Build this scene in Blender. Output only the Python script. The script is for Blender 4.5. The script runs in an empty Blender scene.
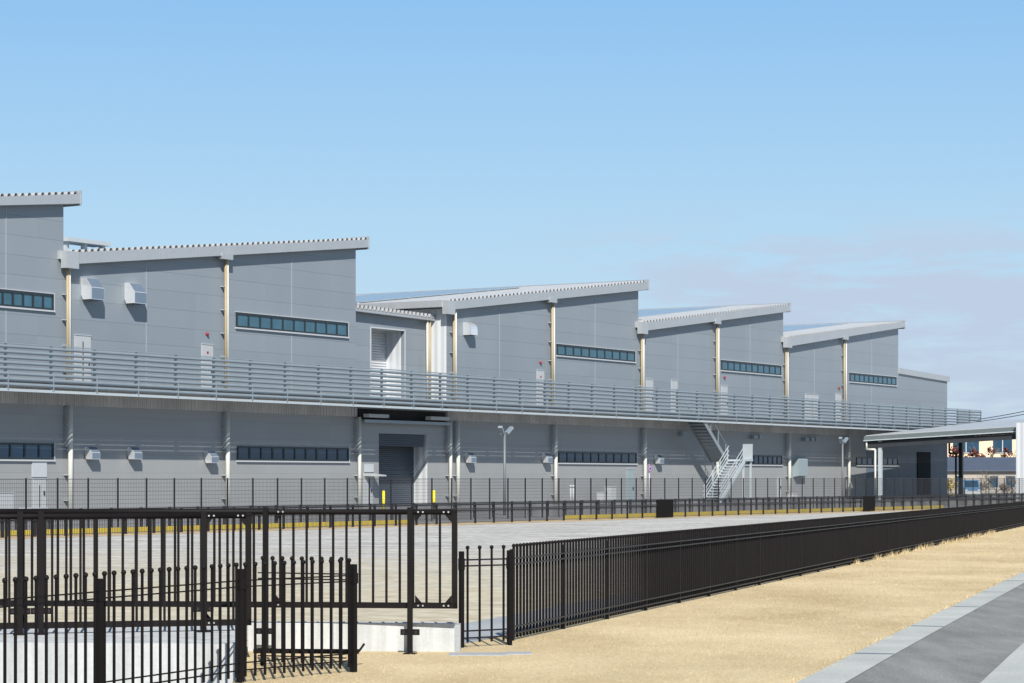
import bpy, math, random
from mathutils import Vector, Matrix
random.seed(7)
PI = math.pi
sc = bpy.context.scene
COL = sc.collection
W, H, FPX = 1024, 683, 2330.0
HZ = 478.0          # horizon row
ZC = 1.67           # camera height
G = -0.13           # yard level
# ---------------------------------------------------------------- frames
TH = math.atan2(1438.0, FPX)
SU, CU = math.sin(TH), math.cos(TH)
U = Vector((SU, CU, 0)); N = Vector((CU, -SU, 0))
DIST = 78.9
ORG = N * (-DIST)
ROTF = math.atan2(CU, SU)
RX = Vector((0.283, 0.959, 0)).normalized(); QX = Vector((RX.y, -RX.x, 0))
F0 = Vector((0.0, 23.9, 0))

def fp(x, y, n=0.0):
    """pixel -> (u, z) on the plane standing n metres in front of the facade"""
    dx = (x - 512.0) / FPX
    s = (n - DIST) / (CU * dx - SU)
    return SU * dx * s + CU * s, ZC + (HZ - y) * s / FPX

def fu(x, n=0.0): return fp(x, HZ, n)[0]
def fz(x, y, n=0.0): return fp(x, y, n)[1]
def FW(u, n, z=0.0): 
    p = ORG + U * u + N * n
    return Vector((p.x, p.y, z))
def gp(x, y, z=0.0):
    """pixel -> ground point at height z"""
    Y = (ZC - z) * FPX / (y - HZ)
    return Vector(((x - 512.0) / FPX * Y, Y, z))
def gz(p):
    r = (Vector((p[0], p[1], 0)) - F0).dot(RX)
    return -0.0037 * min(max(r, 0), 80)
def lz(p): return max(gz(p), G)

# ---------------------------------------------------------------- mesh builder
class MB:
    def __init__(s): s.v = []; s.f = []; s.sm = []
    def add(s, vs, fs, smooth=False):
        o = len(s.v); s.v += [tuple(v) for v in vs]
        s.f += [tuple(i + o for i in f) for f in fs]; s.sm += [smooth] * len(fs)
    def box(s, x0, x1, y0, y1, z0, z1):
        x0, x1 = min(x0, x1), max(x0, x1); y0, y1 = min(y0, y1), max(y0, y1); z0, z1 = min(z0, z1), max(z0, z1)
        s.add([(x0,y0,z0),(x1,y0,z0),(x1,y1,z0),(x0,y1,z0),(x0,y0,z1),(x1,y0,z1),(x1,y1,z1),(x0,y1,z1)],
              [(0,3,2,1),(4,5,6,7),(0,1,5,4),(1,2,6,5),(2,3,7,6),(3,0,4,7)])
    def bar(s, a, b, w, h, up=(0,0,1)):
        a = Vector(a); b = Vector(b); d = (b - a).normalized(); up = Vector(up)
        if abs(d.dot(up)) > .98: up = Vector((1,0,0)) if abs(d.x) < .9 else Vector((0,1,0))
        e = d.cross(up).normalized(); g = e.cross(d)
        vs = [p + e*i*w/2 + g*j*h/2 for p in (a, b) for i, j in ((-1,-1),(1,-1),(1,1),(-1,1))]
        s.add(vs, [(0,1,2,3),(7,6,5,4),(0,4,5,1),(1,5,6,2),(2,6,7,3),(3,7,4,0)])
    def cyl(s, a, b, r, n=10, r2=None, cap=True):
        a = Vector(a); b = Vector(b); r2 = r if r2 is None else r2
        d = (b - a).normalized(); t = Vector((0,0,1)) if abs(d.z) < .9 else Vector((1,0,0))
        e = d.cross(t).normalized(); g = d.cross(e)
        vs = []
        for p, q in ((a, r), (b, r2)):
            for k in range(n):
                an = 2*PI*k/n; vs.append(p + e*math.cos(an)*q + g*math.sin(an)*q)
        o = len(s.v)
        s.add(vs, [(k, n+k, n+(k+1)%n, (k+1)%n) for k in range(n)], n > 5)
        if cap:
            s.add([], []); s.f += [tuple(o+k for k in range(n)), tuple(o+n+k for k in reversed(range(n)))]; s.sm += [False, False]
    def tube(s, pts, r, n=8):
        for a, b in zip(pts[:-1], pts[1:]): s.cyl(a, b, r, n)
    def ball(s, c, r, n=6, m=4):
        c = Vector(c); vs = [c + Vector((0,0,r))]
        for j in range(1, m):
            ph = PI*j/m
            for k in range(n):
                an = 2*PI*k/n; vs.append(c + Vector((math.sin(ph)*math.cos(an), math.sin(ph)*math.sin(an), math.cos(ph)))*r)
        vs.append(c - Vector((0,0,r)))
        fs = [(0, 1+k, 1+(k+1)%n) for k in range(n)]
        for j in range(m-2):
            for k in range(n):
                a = 1+j*n+k; b = 1+j*n+(k+1)%n; fs.append((a, a+n, b+n, b))
        L = len(vs)-1; o = 1+(m-2)*n
        fs += [(o+k, L, o+(k+1)%n) for k in range(n)]
        s.add(vs, fs, True)
    def prism(s, poly, ax, a0, a1):
        """poly in the two other axes, extruded along ax (0,1,2)"""
        def P(p, t):
            v = list(p); v.insert(ax, t); return v
        n = len(poly)
        vs = [P(p, a0) for p in poly] + [P(p, a1) for p in poly]
        s.add(vs, [tuple(range(n)), tuple(reversed(range(n, 2*n)))] + [(k, n+k, n+(k+1)%n, (k+1)%n) for k in range(n)])
    def quad(s, a, b, c, d): s.add([a,b,c,d], [(0,1,2,3)])
    def build(s, name, mat, parent=None, off=None, fix=True):
        me = bpy.data.meshes.new(name)
        v = s.v if off is None else [(x-off[0], y-off[1], z-off[2]) for x, y, z in s.v]
        me.from_pydata(v, [], s.f); me.update()
        me.polygons.foreach_set('use_smooth', s.sm)
        if fix and len(s.f) < 20000:
            import bmesh
            bm = bmesh.new(); bm.from_mesh(me); bmesh.ops.recalc_face_normals(bm, faces=bm.faces); bm.to_mesh(me); bm.free()
        me.materials.append(mat)
        o = bpy.data.objects.new(name, me); COL.objects.link(o)
        if parent is not None: o.parent = parent
        return o

def tag(o, label=None, cat=None, group=None, kind=None):
    if label: o['label'] = label
    if cat: o['category'] = cat
    if group: o['group'] = group
    if kind: o['kind'] = kind
    return o
def thing(name, label, cat, loc=(0,0,0), rz=0.0, group=None):
    o = bpy.data.objects.new(name, None); COL.objects.link(o)
    o.empty_display_size = .3
    o.location = loc; o.rotation_euler = (0, 0, rz)
    return tag(o, label, cat, group)
def struct(name, mb, mat): return tag(mb.build(name, mat, fix=False), kind='structure')
def copy_tree(o, parent=None):
    c = o.copy(); COL.objects.link(c)
    if parent is not None: c.parent = parent
    for ch in list(o.children): copy_tree(ch, c)
    return c

# ---------------------------------------------------------------- materials
def mat(name, col, rough=.6, metal=0.0, spec=.5, var=.0, vscale=1.0, vstretch=(1,1,1), bump=0.0, bscale=30.0, extra=None, alpha=None):
    m = bpy.data.materials.new(name); m.use_nodes = True
    nt = m.node_tree; nd = nt.nodes; lk = nt.links
    b = nd['Principled BSDF']
    b.inputs['Roughness'].default_value = rough; b.inputs['Metallic'].default_value = metal
    b.inputs['Specular IOR Level'].default_value = spec
    b.inputs['Base Color'].default_value = (*col, 1)
    tc = nd.new('ShaderNodeTexCoord')
    cs = None
    if var > 0:
        mp = nd.new('ShaderNodeMapping'); mp.inputs['Scale'].default_value = vstretch
        lk.new(tc.outputs['Object'], mp.inputs[0])
        no = nd.new('ShaderNodeTexNoise'); no.inputs['Scale'].default_value = vscale; no.inputs['Detail'].default_value = 6; no.inputs['Roughness'].default_value = .6
        lk.new(mp.outputs[0], no.inputs['Vector'])
        mr = nd.new('ShaderNodeMapRange'); mr.inputs['From Min'].default_value = .25; mr.inputs['From Max'].default_value = .75
        mr.inputs['To Min'].default_value = 1-var; mr.inputs['To Max'].default_value = 1+var
        lk.new(no.outputs['Fac'], mr.inputs['Value'])
        mx = nd.new('ShaderNodeVectorMath'); mx.operation = 'SCALE'; mx.inputs[0].default_value = col
        lk.new(mr.outputs[0], mx.inputs['Scale']); lk.new(mx.outputs[0], b.inputs['Base Color'])
        rr = nd.new('ShaderNodeMapRange'); rr.inputs['To Min'].default_value = max(0, rough-.1); rr.inputs['To Max'].default_value = min(1, rough+.1)
        lk.new(no.outputs['Fac'], rr.inputs['Value']); lk.new(rr.outputs[0], b.inputs['Roughness'])
        cs = mx
    if bump > 0:
        n2 = nd.new('ShaderNodeTexNoise'); n2.inputs['Scale'].default_value = bscale; n2.inputs['Detail'].default_value = 5
        lk.new(tc.outputs['Object'], n2.inputs['Vector'])
        bp = nd.new('ShaderNodeBump'); bp.inputs['Strength'].default_value = bump; bp.inputs['Distance'].default_value = .02
        lk.new(n2.outputs['Fac'], bp.inputs['Height']); lk.new(bp.outputs[0], b.inputs['Normal'])
    if extra: extra(nt, b, tc, cs)
    return m
def M2(nd, lk, op, a, b=None):
    n = nd.new('ShaderNodeMath'); n.operation = op
    for i, v in enumerate((a, b)):
        if v is None: continue
        if isinstance(v, (int, float)): n.inputs[i].default_value = v
        else: lk.new(v, n.inputs[i])
    return n.outputs[0]
def cladding(pitch, fine, wide=6.0, jd=.2):
    """insulated sandwich panels: a dark joint every pitch metres, faint tone change from panel to panel, fine ribs"""
    def f(nt, b, tc, cs):
        nd, lk = nt.nodes, nt.links
        sp = nd.new('ShaderNodeSeparateXYZ'); lk.new(tc.outputs['Object'], sp.inputs[0])
        zz = M2(nd, lk, 'DIVIDE', sp.outputs['Z'], pitch)
        fr = M2(nd, lk, 'FRACT', zz)
        jn = M2(nd, lk, 'LESS_THAN', fr, .03/pitch)
        ux = M2(nd, lk, 'FLOOR', M2(nd, lk, 'DIVIDE', sp.outputs['X'], wide)); uz = M2(nd, lk, 'FLOOR', zz)
        cb = nd.new('ShaderNodeCombineXYZ'); lk.new(ux, cb.inputs[0]); lk.new(uz, cb.inputs[1])
        wn = nd.new('ShaderNodeTexWhiteNoise'); wn.noise_dimensions = '2D'; lk.new(cb.outputs[0], wn.inputs['Vector'])
        tone = M2(nd, lk, 'ADD', M2(nd, lk, 'MULTIPLY', wn.outputs['Value'], .07), .965)
        tone = M2(nd, lk, 'MULTIPLY', tone, M2(nd, lk, 'SUBTRACT', 1.0, M2(nd, lk, 'MULTIPLY', jn, jd)))
        sc_ = nd.new('ShaderNodeVectorMath'); sc_.operation = 'SCALE'; lk.new(cs.outputs[0], sc_.inputs[0]); lk.new(tone, sc_.inputs['Scale'])
        lk.new(sc_.outputs[0], b.inputs['Base Color'])
        wv = M2(nd, lk, 'SINE', M2(nd, lk, 'MULTIPLY', sp.outputs['Z'], 2*PI/fine))
        hh = M2(nd, lk, 'SUBTRACT', M2(nd, lk, 'MULTIPLY', wv, .09), jn)
        bp = nd.new('ShaderNodeBump'); bp.inputs['Strength'].default_value = .35; bp.inputs['Distance'].default_value = .01
        lk.new(hh, bp.inputs['Height']); lk.new(bp.outputs[0], b.inputs['Normal'])
    return f
def ribs(axis, pitch, depth=.01, strength=.5):
    def f(nt, b, tc, cs):
        nd, lk = nt.nodes, nt.links
        sp = nd.new('ShaderNodeSeparateXYZ'); lk.new(tc.outputs['Object'], sp.inputs[0])
        wv = M2(nd, lk, 'SINE', M2(nd, lk, 'MULTIPLY', sp.outputs['XYZ'.index(axis)], 2*PI/pitch))
        bp = nd.new('ShaderNodeBump'); bp.inputs['Strength'].default_value = strength; bp.inputs['Distance'].default_value = depth
        lk.new(wv, bp.inputs['Height']); lk.new(bp.outputs[0], b.inputs['Normal'])
    return f

MT = {}
MT['clad'] = mat('grey_cladding', (.222,.256,.284), .40, .0, .5, .05, .35, (1,1,.25), extra=cladding(.95, .19))
MT['clad_low'] = mat('grey_cladding_lower', (.278,.288,.290), .42, .0, .5, .05, .35, (1,1,.3), extra=cladding(.95, .16, 6.0, .10))
MT['clad_shade'] = mat('cladding_canopy_shade', (.12,.155,.20), .45, .0, .5, .05, .35, (1,1,.3), extra=cladding(.95, .16, 6.0, .10))  # lower cladding with the canopy's shade put into a darker, bluer colour
MT['pale_clad'] = mat('pale_metal_wall', (.60,.62,.63), .45, .1, .5, .04, .5, extra=ribs('Y', .5, .03))
MT['roof'] = mat('galvalume_roof', (.46,.475,.48), .42, .15, .5, .08, .8)
MT['fascia'] = mat('galvalume_fascia', (.47,.49,.50), .42, .45, .5, .05, 1.2, extra=ribs('X', .115, .006, .35))
MT['gutter'] = mat('galvalume_gutter', (.48,.50,.505), .4, .4, .5, .05, 1.2)
MT['under'] = mat('eave_underside', (.30,.32,.34), .6, 0, .4, .05, 1)
MT['trim'] = mat('pale_trim', (.48,.50,.52), .5, .1)
MT['white'] = mat('white_paint', (.42,.44,.45), .45, 0, .5, .04, 1.5)
MT['hood'] = mat('bright_hood_metal', (.84,.85,.85), .16, .6, .5, .03, 2)
MT['hood_front'] = mat('hood_front_panel', (.17,.22,.28), .35, .2, .5, .05, 2)
MT['frame'] = mat('dark_window_frame', (.025,.035,.04), .35, .2)
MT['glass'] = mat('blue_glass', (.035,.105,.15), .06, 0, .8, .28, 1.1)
MT['glass_sky_tint'] = mat('sky_reflection_glass', (.022,.075,.135), .05, 0, .6, .25, .9)  # lower window at far left, bluer base stands in for reflected sky
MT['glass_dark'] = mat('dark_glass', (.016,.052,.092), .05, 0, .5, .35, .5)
MT['pipe_tan'] = mat('tan_downpipe', (.37,.295,.185), .5, 0, .4, .07, 1.0)
MT['pipe_cream'] = mat('cream_downpipe', (.60,.605,.545), .5, 0, .4, .06, 1.0)
MT['galv'] = mat('galvanised_steel', (.285,.34,.375), .42, .3, .5, .07, 1.5)
MT['galv_pale'] = mat('pale_galvanised_steel', (.50,.555,.575), .45, .25, .5, .05, 2)
MT['soffit'] = mat('corrugated_soffit', (.56,.545,.52), .7, .0, .3, .25, .5, (1.2,.2,.2), extra=ribs('X', .3, .06, 1.0))
MT['deck'] = mat('deck_floor', (.33,.34,.35), .8, 0, .3, .08, .6)
MT['shut'] = mat('shutter_metal', (.56,.58,.60), .45, .2, .5, .03, 1, extra=ribs('Z', .16, .02, .9))
MT['shut_dark'] = mat('dark_shutter', (.05,.068,.09), .4, .2, .5, .05, 1, extra=ribs('Z', .12, .02, .6))
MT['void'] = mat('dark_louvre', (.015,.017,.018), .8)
MT['red'] = mat('red_lamp', (.30,.02,.035), .3)
MT['black'] = mat('black_fence_paint', (.0075,.006,.006), .6, 0, .16, .25, 3)
MT['black_far'] = mat('dark_brown_fence_paint', (.016,.014,.015), .5, 0, .4, .2, 2)
MT['rail_sheen'] = mat('fence_rail_sheen', (.012,.012,.016), .45, 0, .35, .2, 3)  # fence black lifted towards blue to mimic sheen on the rails
MT['wire'] = mat('fence_wire', (.06,.06,.065), .5, .2)
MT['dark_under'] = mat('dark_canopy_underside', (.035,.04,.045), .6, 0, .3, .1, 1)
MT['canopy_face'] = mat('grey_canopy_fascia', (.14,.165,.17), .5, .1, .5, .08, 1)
MT['stair_shade'] = mat('stair_steel_shaded', (.25,.28,.30), .5, .2, .5, .08, 1)  # upper flight steel, coloured darker to imitate shade below the deck
MT['cover'] = mat('panel_cover_strip', (.31,.345,.37), .45)
MT['bolt'] = mat('zinc_bolt', (.65,.66,.66), .3, .7)
MT['yellow'] = mat('yellow_paint', (.50,.375,.04), .65, 0, .4, .12, 1.2)
MT['yellow_b'] = mat('yellow_bollard', (.85,.70,.01), .45)
MT['pole'] = mat('grey_pole', (.16,.175,.18), .5, .1)
MT['solar'] = mat('solar_panel', (.27,.34,.39), .25, .1, .7, .1, .5)
MT['panel_blue'] = mat('pale_blue_cabinet', (.26,.32,.34), .5)
MT['sign_red'] = mat('sign_red', (.40,.06,.25), .5); MT['sign_blue'] = mat('sign_blue', (.10,.10,.40), .5)
MT['peach'] = mat('peach_render', (.70,.57,.40), .8, 0, .3, .04, .5)
MT['slate'] = mat('slate_blue_roof', (.075,.095,.13), .6, .1, .4, .08, .6)
MT['beige'] = mat('beige_render', (.38,.34,.29), .85, 0, .2, .1, .6)
MT['bark'] = mat('grey_bark', (.20,.17,.14), .9, 0, .2, .2, 3)
MT['leaf_red'] = mat('rust_leaves', (.13,.035,.025), .7, 0, .3, .4, 1.2)
MT['leaf_yellow'] = mat('yellow_leaves', (.42,.32,.03), .7, 0, .3, .3, 1.2)
MT['leaf_green'] = mat('dark_green_leaves', (.05,.075,.03), .7, 0, .3, .4, .9)
MT['car'] = mat('blue_car_paint', (.10,.22,.36), .25, .2, .6)
MT['tyre'] = mat('tyre_rubber', (.02,.02,.02), .8)
MT['blade'] = mat('dry_grass_blades', (.58,.465,.27), .9, 0, .2, .30, 1.6)

def ground_mat(name, c1, c2, scale, stretch=(1,1,1), rough=.9, bump=.3, bscale=12, contrast=(.35,.65), fine=None, spots=None):
    m = bpy.data.materials.new(name); m.use_nodes = True
    nt = m.node_tree; nd = nt.nodes; lk = nt.links; b = nd['Principled BSDF']
    b.inputs['Roughness'].default_value = rough; b.inputs['Specular IOR Level'].default_value = .25
    tc = nd.new('ShaderNodeTexCoord'); mp = nd.new('ShaderNodeMapping'); mp.inputs['Scale'].default_value = stretch
    lk.new(tc.outputs['Object'], mp.inputs[0])
    n1 = nd.new('ShaderNodeTexNoise'); n1.inputs['Scale'].default_value = scale; n1.inputs['Detail'].default_value = 8; n1.inputs['Roughness'].default_value = .62
    lk.new(mp.outputs[0], n1.inputs['Vector'])
    r = nd.new('ShaderNodeValToRGB'); r.color_ramp.elements[0].position = contrast[0]; r.color_ramp.elements[1].position = contrast[1]
    r.color_ramp.elements[0].color = (*c1, 1); r.color_ramp.elements[1].color = (*c2, 1)
    lk.new(n1.outputs['Fac'], r.inputs[0])
    out = r.outputs[0]
    n2 = nd.new('ShaderNodeTexNoise'); n2.inputs['Scale'].default_value = bscale; n2.inputs['Detail'].default_value = 6; n2.inputs['Roughness'].default_value = .7
    lk.new(tc.outputs['Object'], n2.inputs['Vector'])
    if fine:
        mr = nd.new('ShaderNodeMapRange'); mr.inputs['From Min'].default_value = .3; mr.inputs['From Max'].default_value = .7
        mr.inputs['To Min'].default_value = 1-fine; mr.inputs['To Max'].default_value = 1+fine
        lk.new(n2.outputs['Fac'], mr.inputs['Value'])
        s = nd.new('ShaderNodeVectorMath'); s.operation = 'SCALE'; lk.new(out, s.inputs[0]); lk.new(mr.outputs[0], s.inputs['Scale']); out = s.outputs[0]
    if spots: out = spots(nt, tc, out)
    lk.new(out, b.inputs['Base Color'])
    bp = nd.new('ShaderNodeBump'); bp.inputs['Strength'].default_value = bump; bp.inputs['Distance'].default_value = .03
    lk.new(n2.outputs['Fac'], bp.inputs['Height']); lk.new(bp.outputs[0], b.inputs['Normal'])
    return m
def lot_spots(nt, tc, out):
    """pale gravel in thin raked rows, straw-coloured dead grass taking over towards the gates"""
    nd, lk = nt.nodes, nt.links
    mp = nd.new('ShaderNodeMapping'); mp.inputs['Scale'].default_value = (.16,.95,1); lk.new(tc.outputs['Object'], mp.inputs[0])
    n = nd.new('ShaderNodeTexNoise'); n.inputs['Scale'].default_value = 1.0; n.inputs['Detail'].default_value = 5; n.inputs['Roughness'].default_value = .7; lk.new(mp.outputs[0], n.inputs['Vector'])
    d = M2(nd, lk, 'ABSOLUTE', M2(nd, lk, 'SUBTRACT', n.outputs['Fac'], .5))
    ln = nd.new('ShaderNodeMapRange'); ln.inputs['From Min'].default_value = .0; ln.inputs['From Max'].default_value = .028; ln.inputs['To Min'].default_value = .52; ln.inputs['To Max'].default_value = 1.0
    lk.new(d, ln.inputs['Value'])
    s = nd.new('ShaderNodeVectorMath'); s.operation = 'SCALE'; lk.new(out, s.inputs[0]); lk.new(ln.outputs[0], s.inputs['Scale'])
    sp = nd.new('ShaderNodeSeparateXYZ'); lk.new(tc.outputs['Object'], sp.inputs[0])
    n3 = nd.new('ShaderNodeTexNoise'); n3.inputs['Scale'].default_value = .25; n3.inputs['Detail'].default_value = 7; lk.new(tc.outputs['Object'], n3.inputs['Vector'])
    e = M2(nd, lk, 'ADD', sp.outputs['Y'], M2(nd, lk, 'MULTIPLY', M2(nd, lk, 'SUBTRACT', n3.outputs['Fac'], .5), 40.0))
    mr = nd.new('ShaderNodeMapRange'); mr.inputs['From Min'].default_value = 60; mr.inputs['From Max'].default_value = 34; mr.inputs['To Min'].default_value = 0; mr.inputs['To Max'].default_value = .92
    lk.new(e, mr.inputs['Value'])
    mx = nd.new('ShaderNodeMix'); mx.data_type = 'RGBA'; lk.new(mr.outputs[0], mx.inputs['Factor']); lk.new(s.outputs[0], mx.inputs['A'])
    n4 = nd.new('ShaderNodeTexNoise'); n4.inputs['Scale'].default_value = 2.5; n4.inputs['Detail'].default_value = 8; lk.new(tc.outputs['Object'], n4.inputs['Vector'])
    r = nd.new('ShaderNodeValToRGB'); r.color_ramp.elements[0].position = .3; r.color_ramp.elements[1].position = .68
    r.color_ramp.elements[0].color = (.39,.335,.22,1); r.color_ramp.elements[1].color = (.60,.545,.405,1); lk.new(n4.outputs['Fac'], r.inputs[0])
    lk.new(r.outputs[0], mx.inputs['B'])
    return mx.outputs['Result']
MT['ground'] = ground_mat('bare_ground', (.22,.20,.17), (.30,.28,.24), .2)
MT['lot'] = ground_mat('gravel_and_dead_grass', (.40,.392,.355), (.545,.535,.49), .7, (.35,1,1), fine=.32, bscale=5, bump=.6, spots=lot_spots)
def lawn_spots(nt, tc, out):
    """bare brownish scuffs and paler thatch here and there"""
    nd, lk = nt.nodes, nt.links
    for sc_, lo, hi, cl, am, st in ((.9,.66,.76,(.25,.185,.10),.55,(1,.35,1)), (1.7,.60,.78,(.72,.62,.42),.5,(1,.5,1)), (6.0,.62,.80,(.33,.25,.13),.4,(1,.45,1))):
        mp = nd.new('ShaderNodeMapping'); mp.inputs['Scale'].default_value = st; mp.inputs['Location'].default_value = (sc_*3,1.7,0); lk.new(tc.outputs['Object'], mp.inputs[0])
        n = nd.new('ShaderNodeTexNoise'); n.inputs['Scale'].default_value = sc_; n.inputs['Detail'].default_value = 8; n.inputs['Roughness'].default_value = .65; lk.new(mp.outputs[0], n.inputs['Vector'])
        m = nd.new('ShaderNodeMapRange'); m.inputs['From Min'].default_value = lo; m.inputs['From Max'].default_value = hi; m.inputs['To Max'].default_value = am; lk.new(n.outputs['Fac'], m.inputs['Value'])
        x = nd.new('ShaderNodeMix'); x.data_type = 'RGBA'; lk.new(m.outputs[0], x.inputs['Factor']); lk.new(out, x.inputs['A']); x.inputs['B'].default_value = (*cl,1); out = x.outputs['Result']
    return out
MT['lawn'] = ground_mat('dry_straw_lawn', (.455,.35,.19), (.69,.565,.345), .38, (1,.6,1), fine=.22, bscale=22, bump=.6, contrast=(.30,.66), spots=lawn_spots)
MT['straw'] = ground_mat('straw_strip', (.42,.30,.15), (.58,.45,.27), 1.0, fine=.2)
MT['yard'] = ground_mat('yard_asphalt', (.20,.20,.195), (.27,.268,.26), .4, fine=.15)
MT['asphalt'] = ground_mat('path_asphalt', (.19,.193,.182), (.295,.298,.283), 1.6, (1,.22,1), fine=.42, bscale=45, bump=.6)
MT['paving'] = ground_mat('pale_concrete_paving', (.38,.395,.37), (.475,.49,.455), .8, fine=.16, bscale=40, bump=.2)
MT['conc'] = ground_mat('pale_concrete', (.36,.38,.375), (.54,.555,.55), 3.0, (1.5,1.5,.14), fine=.07, bscale=25, bump=.15)
MT['patch'] = ground_mat('grey_concrete_path', (.30,.32,.335), (.37,.39,.40), .6, fine=.1, bscale=30, bump=.2)
MT['joint'] = mat('paving_joint', (.20,.26,.33), .8)

# ---------------------------------------------------------------- camera, light, sky
cam = bpy.data.cameras.new('camera'); co = bpy.data.objects.new('camera', cam); COL.objects.link(co)
co.location = (0, 0, ZC); co.rotation_euler = (PI/2, 0, 0)
cam.sensor_width = 36; cam.lens = FPX / W * 36; cam.shift_y = (HZ - H/2) / W; cam.clip_end = 12000; cam.clip_start = .5
sc.camera = co
LD = (U * 1.2 - N * 1.0); LD.z = -1.28
sun = bpy.data.lights.new('sun', 'SUN'); sun.energy = 4.5; sun.angle = math.radians(.53); sun.color = (1, .955, .89)
so = bpy.data.objects.new('sun', sun); COL.objects.link(so); so.rotation_euler = LD.to_track_quat('-Z', 'Y').to_euler(); so.location = (0, -20, 40)
ELEV = math.atan2(-LD.z, math.hypot(LD.x, LD.y)); AZ = math.atan2(-LD.x, -LD.y)
w = bpy.data.worlds.new('World'); sc.world = w; w.use_nodes = True
nt = w.node_tree; nd = nt.nodes; lk = nt.links
bg = nd['Background']; bg.inputs['Strength'].default_value = .078
sky = nd.new('ShaderNodeTexSky'); sky.sky_type = 'NISHITA'; sky.sun_disc = False
sky.sun_elevation = ELEV; sky.sun_rotation = AZ; sky.altitude = 0; sky.air_density = 1.0; sky.dust_density = .25; sky.ozone_density = 3.0
tc = nd.new('ShaderNodeTexCoord')
sp = nd.new('ShaderNodeSeparateXYZ'); lk.new(tc.outputs['Generated'], sp.inputs[0])
mp = nd.new('ShaderNodeMapping'); mp.inputs['Scale'].default_value = (12, 12, 60); mp.inputs['Location'].default_value = (3.3, 9.1, 1.9); lk.new(tc.outputs['Generated'], mp.inputs[0])
n1 = nd.new('ShaderNodeTexNoise'); n1.inputs['Scale'].default_value = 1.0; n1.inputs['Detail'].default_value = 10; n1.inputs['Roughness'].default_value = .60; n1.inputs['Distortion'].default_value = .3; lk.new(mp.outputs[0], n1.inputs['Vector'])
r1 = nd.new('ShaderNodeMapRange'); r1.inputs['From Min'].default_value = .41; r1.inputs['From Max'].default_value = .55; lk.new(n1.outputs['Fac'], r1.inputs['Value']); r1.interpolation_type = 'SMOOTHSTEP'
hz = nd.new('ShaderNodeMapRange'); hz.inputs['From Min'].default_value = .122; hz.inputs['From Max'].default_value = .085; lk.new(sp.outputs['Z'], hz.inputs['Value']); hz.interpolation_type = 'SMOOTHSTEP'
az = nd.new('ShaderNodeMapRange'); az.inputs['From Min'].default_value = -.02; az.inputs['From Max'].default_value = .10; lk.new(sp.outputs['X'], az.inputs['Value']); az.interpolation_type = 'SMOOTHSTEP'
fac = M2(nd, lk, 'MULTIPLY', M2(nd, lk, 'MULTIPLY', r1.outputs[0], hz.outputs[0]), M2(nd, lk, 'MULTIPLY', az.outputs[0], .95))
mx = nd.new('ShaderNodeMix'); mx.data_type = 'RGBA'; lk.new(fac, mx.inputs['Factor']); 
rp = nd.new('ShaderNodeValToRGB'); e = rp.color_ramp.elements; e[0].position = .0; e[0].color = (.49,.62,.74,1); e[1].position = 1.0; e[1].color = (.13,.33,.70,1)
for ps, cl in ((.12,(.47,.61,.76,1)),(.26,(.405,.62,.81,1)),(.5,(.255,.51,.82,1))): q = e.new(ps); q.color = cl
mrz = nd.new('ShaderNodeMapRange'); mrz.inputs['From Min'].default_value = 0; mrz.inputs['From Max'].default_value = .4; lk.new(sp.outputs['Z'], mrz.inputs['Value']); lk.new(mrz.outputs[0], rp.inputs[0])
up = nd.new('ShaderNodeVectorMath'); up.operation = 'SCALE'; up.inputs['Scale'].default_value = 10.3; lk.new(rp.outputs[0], up.inputs[0])
bf = nd.new('ShaderNodeMapRange'); bf.inputs['From Min'].default_value = .5; bf.inputs['From Max'].default_value = .2; bf.inputs['To Max'].default_value = .82; lk.new(sp.outputs['Z'], bf.inputs['Value'])
ms = nd.new('ShaderNodeMix'); ms.data_type = 'RGBA'; lk.new(bf.outputs[0], ms.inputs['Factor']); lk.new(sky.outputs[0], ms.inputs['A']); lk.new(up.outputs[0], ms.inputs['B'])
lk.new(ms.outputs['Result'], mx.inputs['A'])
mx.inputs['B'].default_value = (4.85, 5.85, 7.3, 1)
lk.new(mx.outputs['Result'], bg.inputs['Color'])
vs = sc.view_settings; vs.view_transform = 'Standard'; vs.look = 'None'; vs.gamma = 1; vs.exposure = 0.45; vs.use_curve_mapping = False
sc.cycles.use_denoising = True
sc.cycles.max_bounces = 6; sc.cycles.caustics_reflective = True; sc.cycles.caustics_refractive = False

# ================================================================ GROUND
def sheet(q0, q1, r0, r1, dz, zf, nr=40, nq=2):
    mb = MB(); vs = []; fs = []
    for i in range(nr+1):
        r = r0 + (r1-r0)*(i/nr)**1.0
        for j in range(nq+1):
            q = q0 + (q1-q0)*j/nq; p = F0 + RX*r + QX*q; vs.append((p.x, p.y, zf(p)+dz))
    for i in range(nr):
        for j in range(nq):
            a = i*(nq+1)+j; fs.append((a, a+1, a+nq+2, a+nq+1))
    mb.add(vs, fs); return mb
g = MB(); S = 5000
g.quad((-S,-S,-.42), (S,-S,-.42), (S,S,-.42), (-S,S,-.42))
struct('ground', g, MT['ground'])
struct('gravel_lot', sheet(-130, -.318, -1.55, 150, 0, lz, 60, 4), MT['lot'])
struct('dry_lawn', sheet(-.32, 3.66, -1.55, 170, .004, gz, 80, 6), MT['lawn'])
lf = MB(); q1 = F0+RX*-1.55; q2 = q1+QX*3.66; q3 = F0+RX*-40+QX*3.66
lf.prism([(-2.55,22.6),(-2.3,19.57),(-2.27,18.75),(-3.05,17.12),(-3.82,15.27),(-4.62,13.45),(-8.2,5.3),(-12,-8),(q3.x,q3.y),(q2.x,q2.y),(q1.x,q1.y)], 2, -.43, .004)
struct('dry_lawn_front', lf, MT['lawn'])
struct('paving_strip', sheet(3.66, 4.04, -40, 200, .03, gz, 80, 1), MT['paving'])
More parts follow.
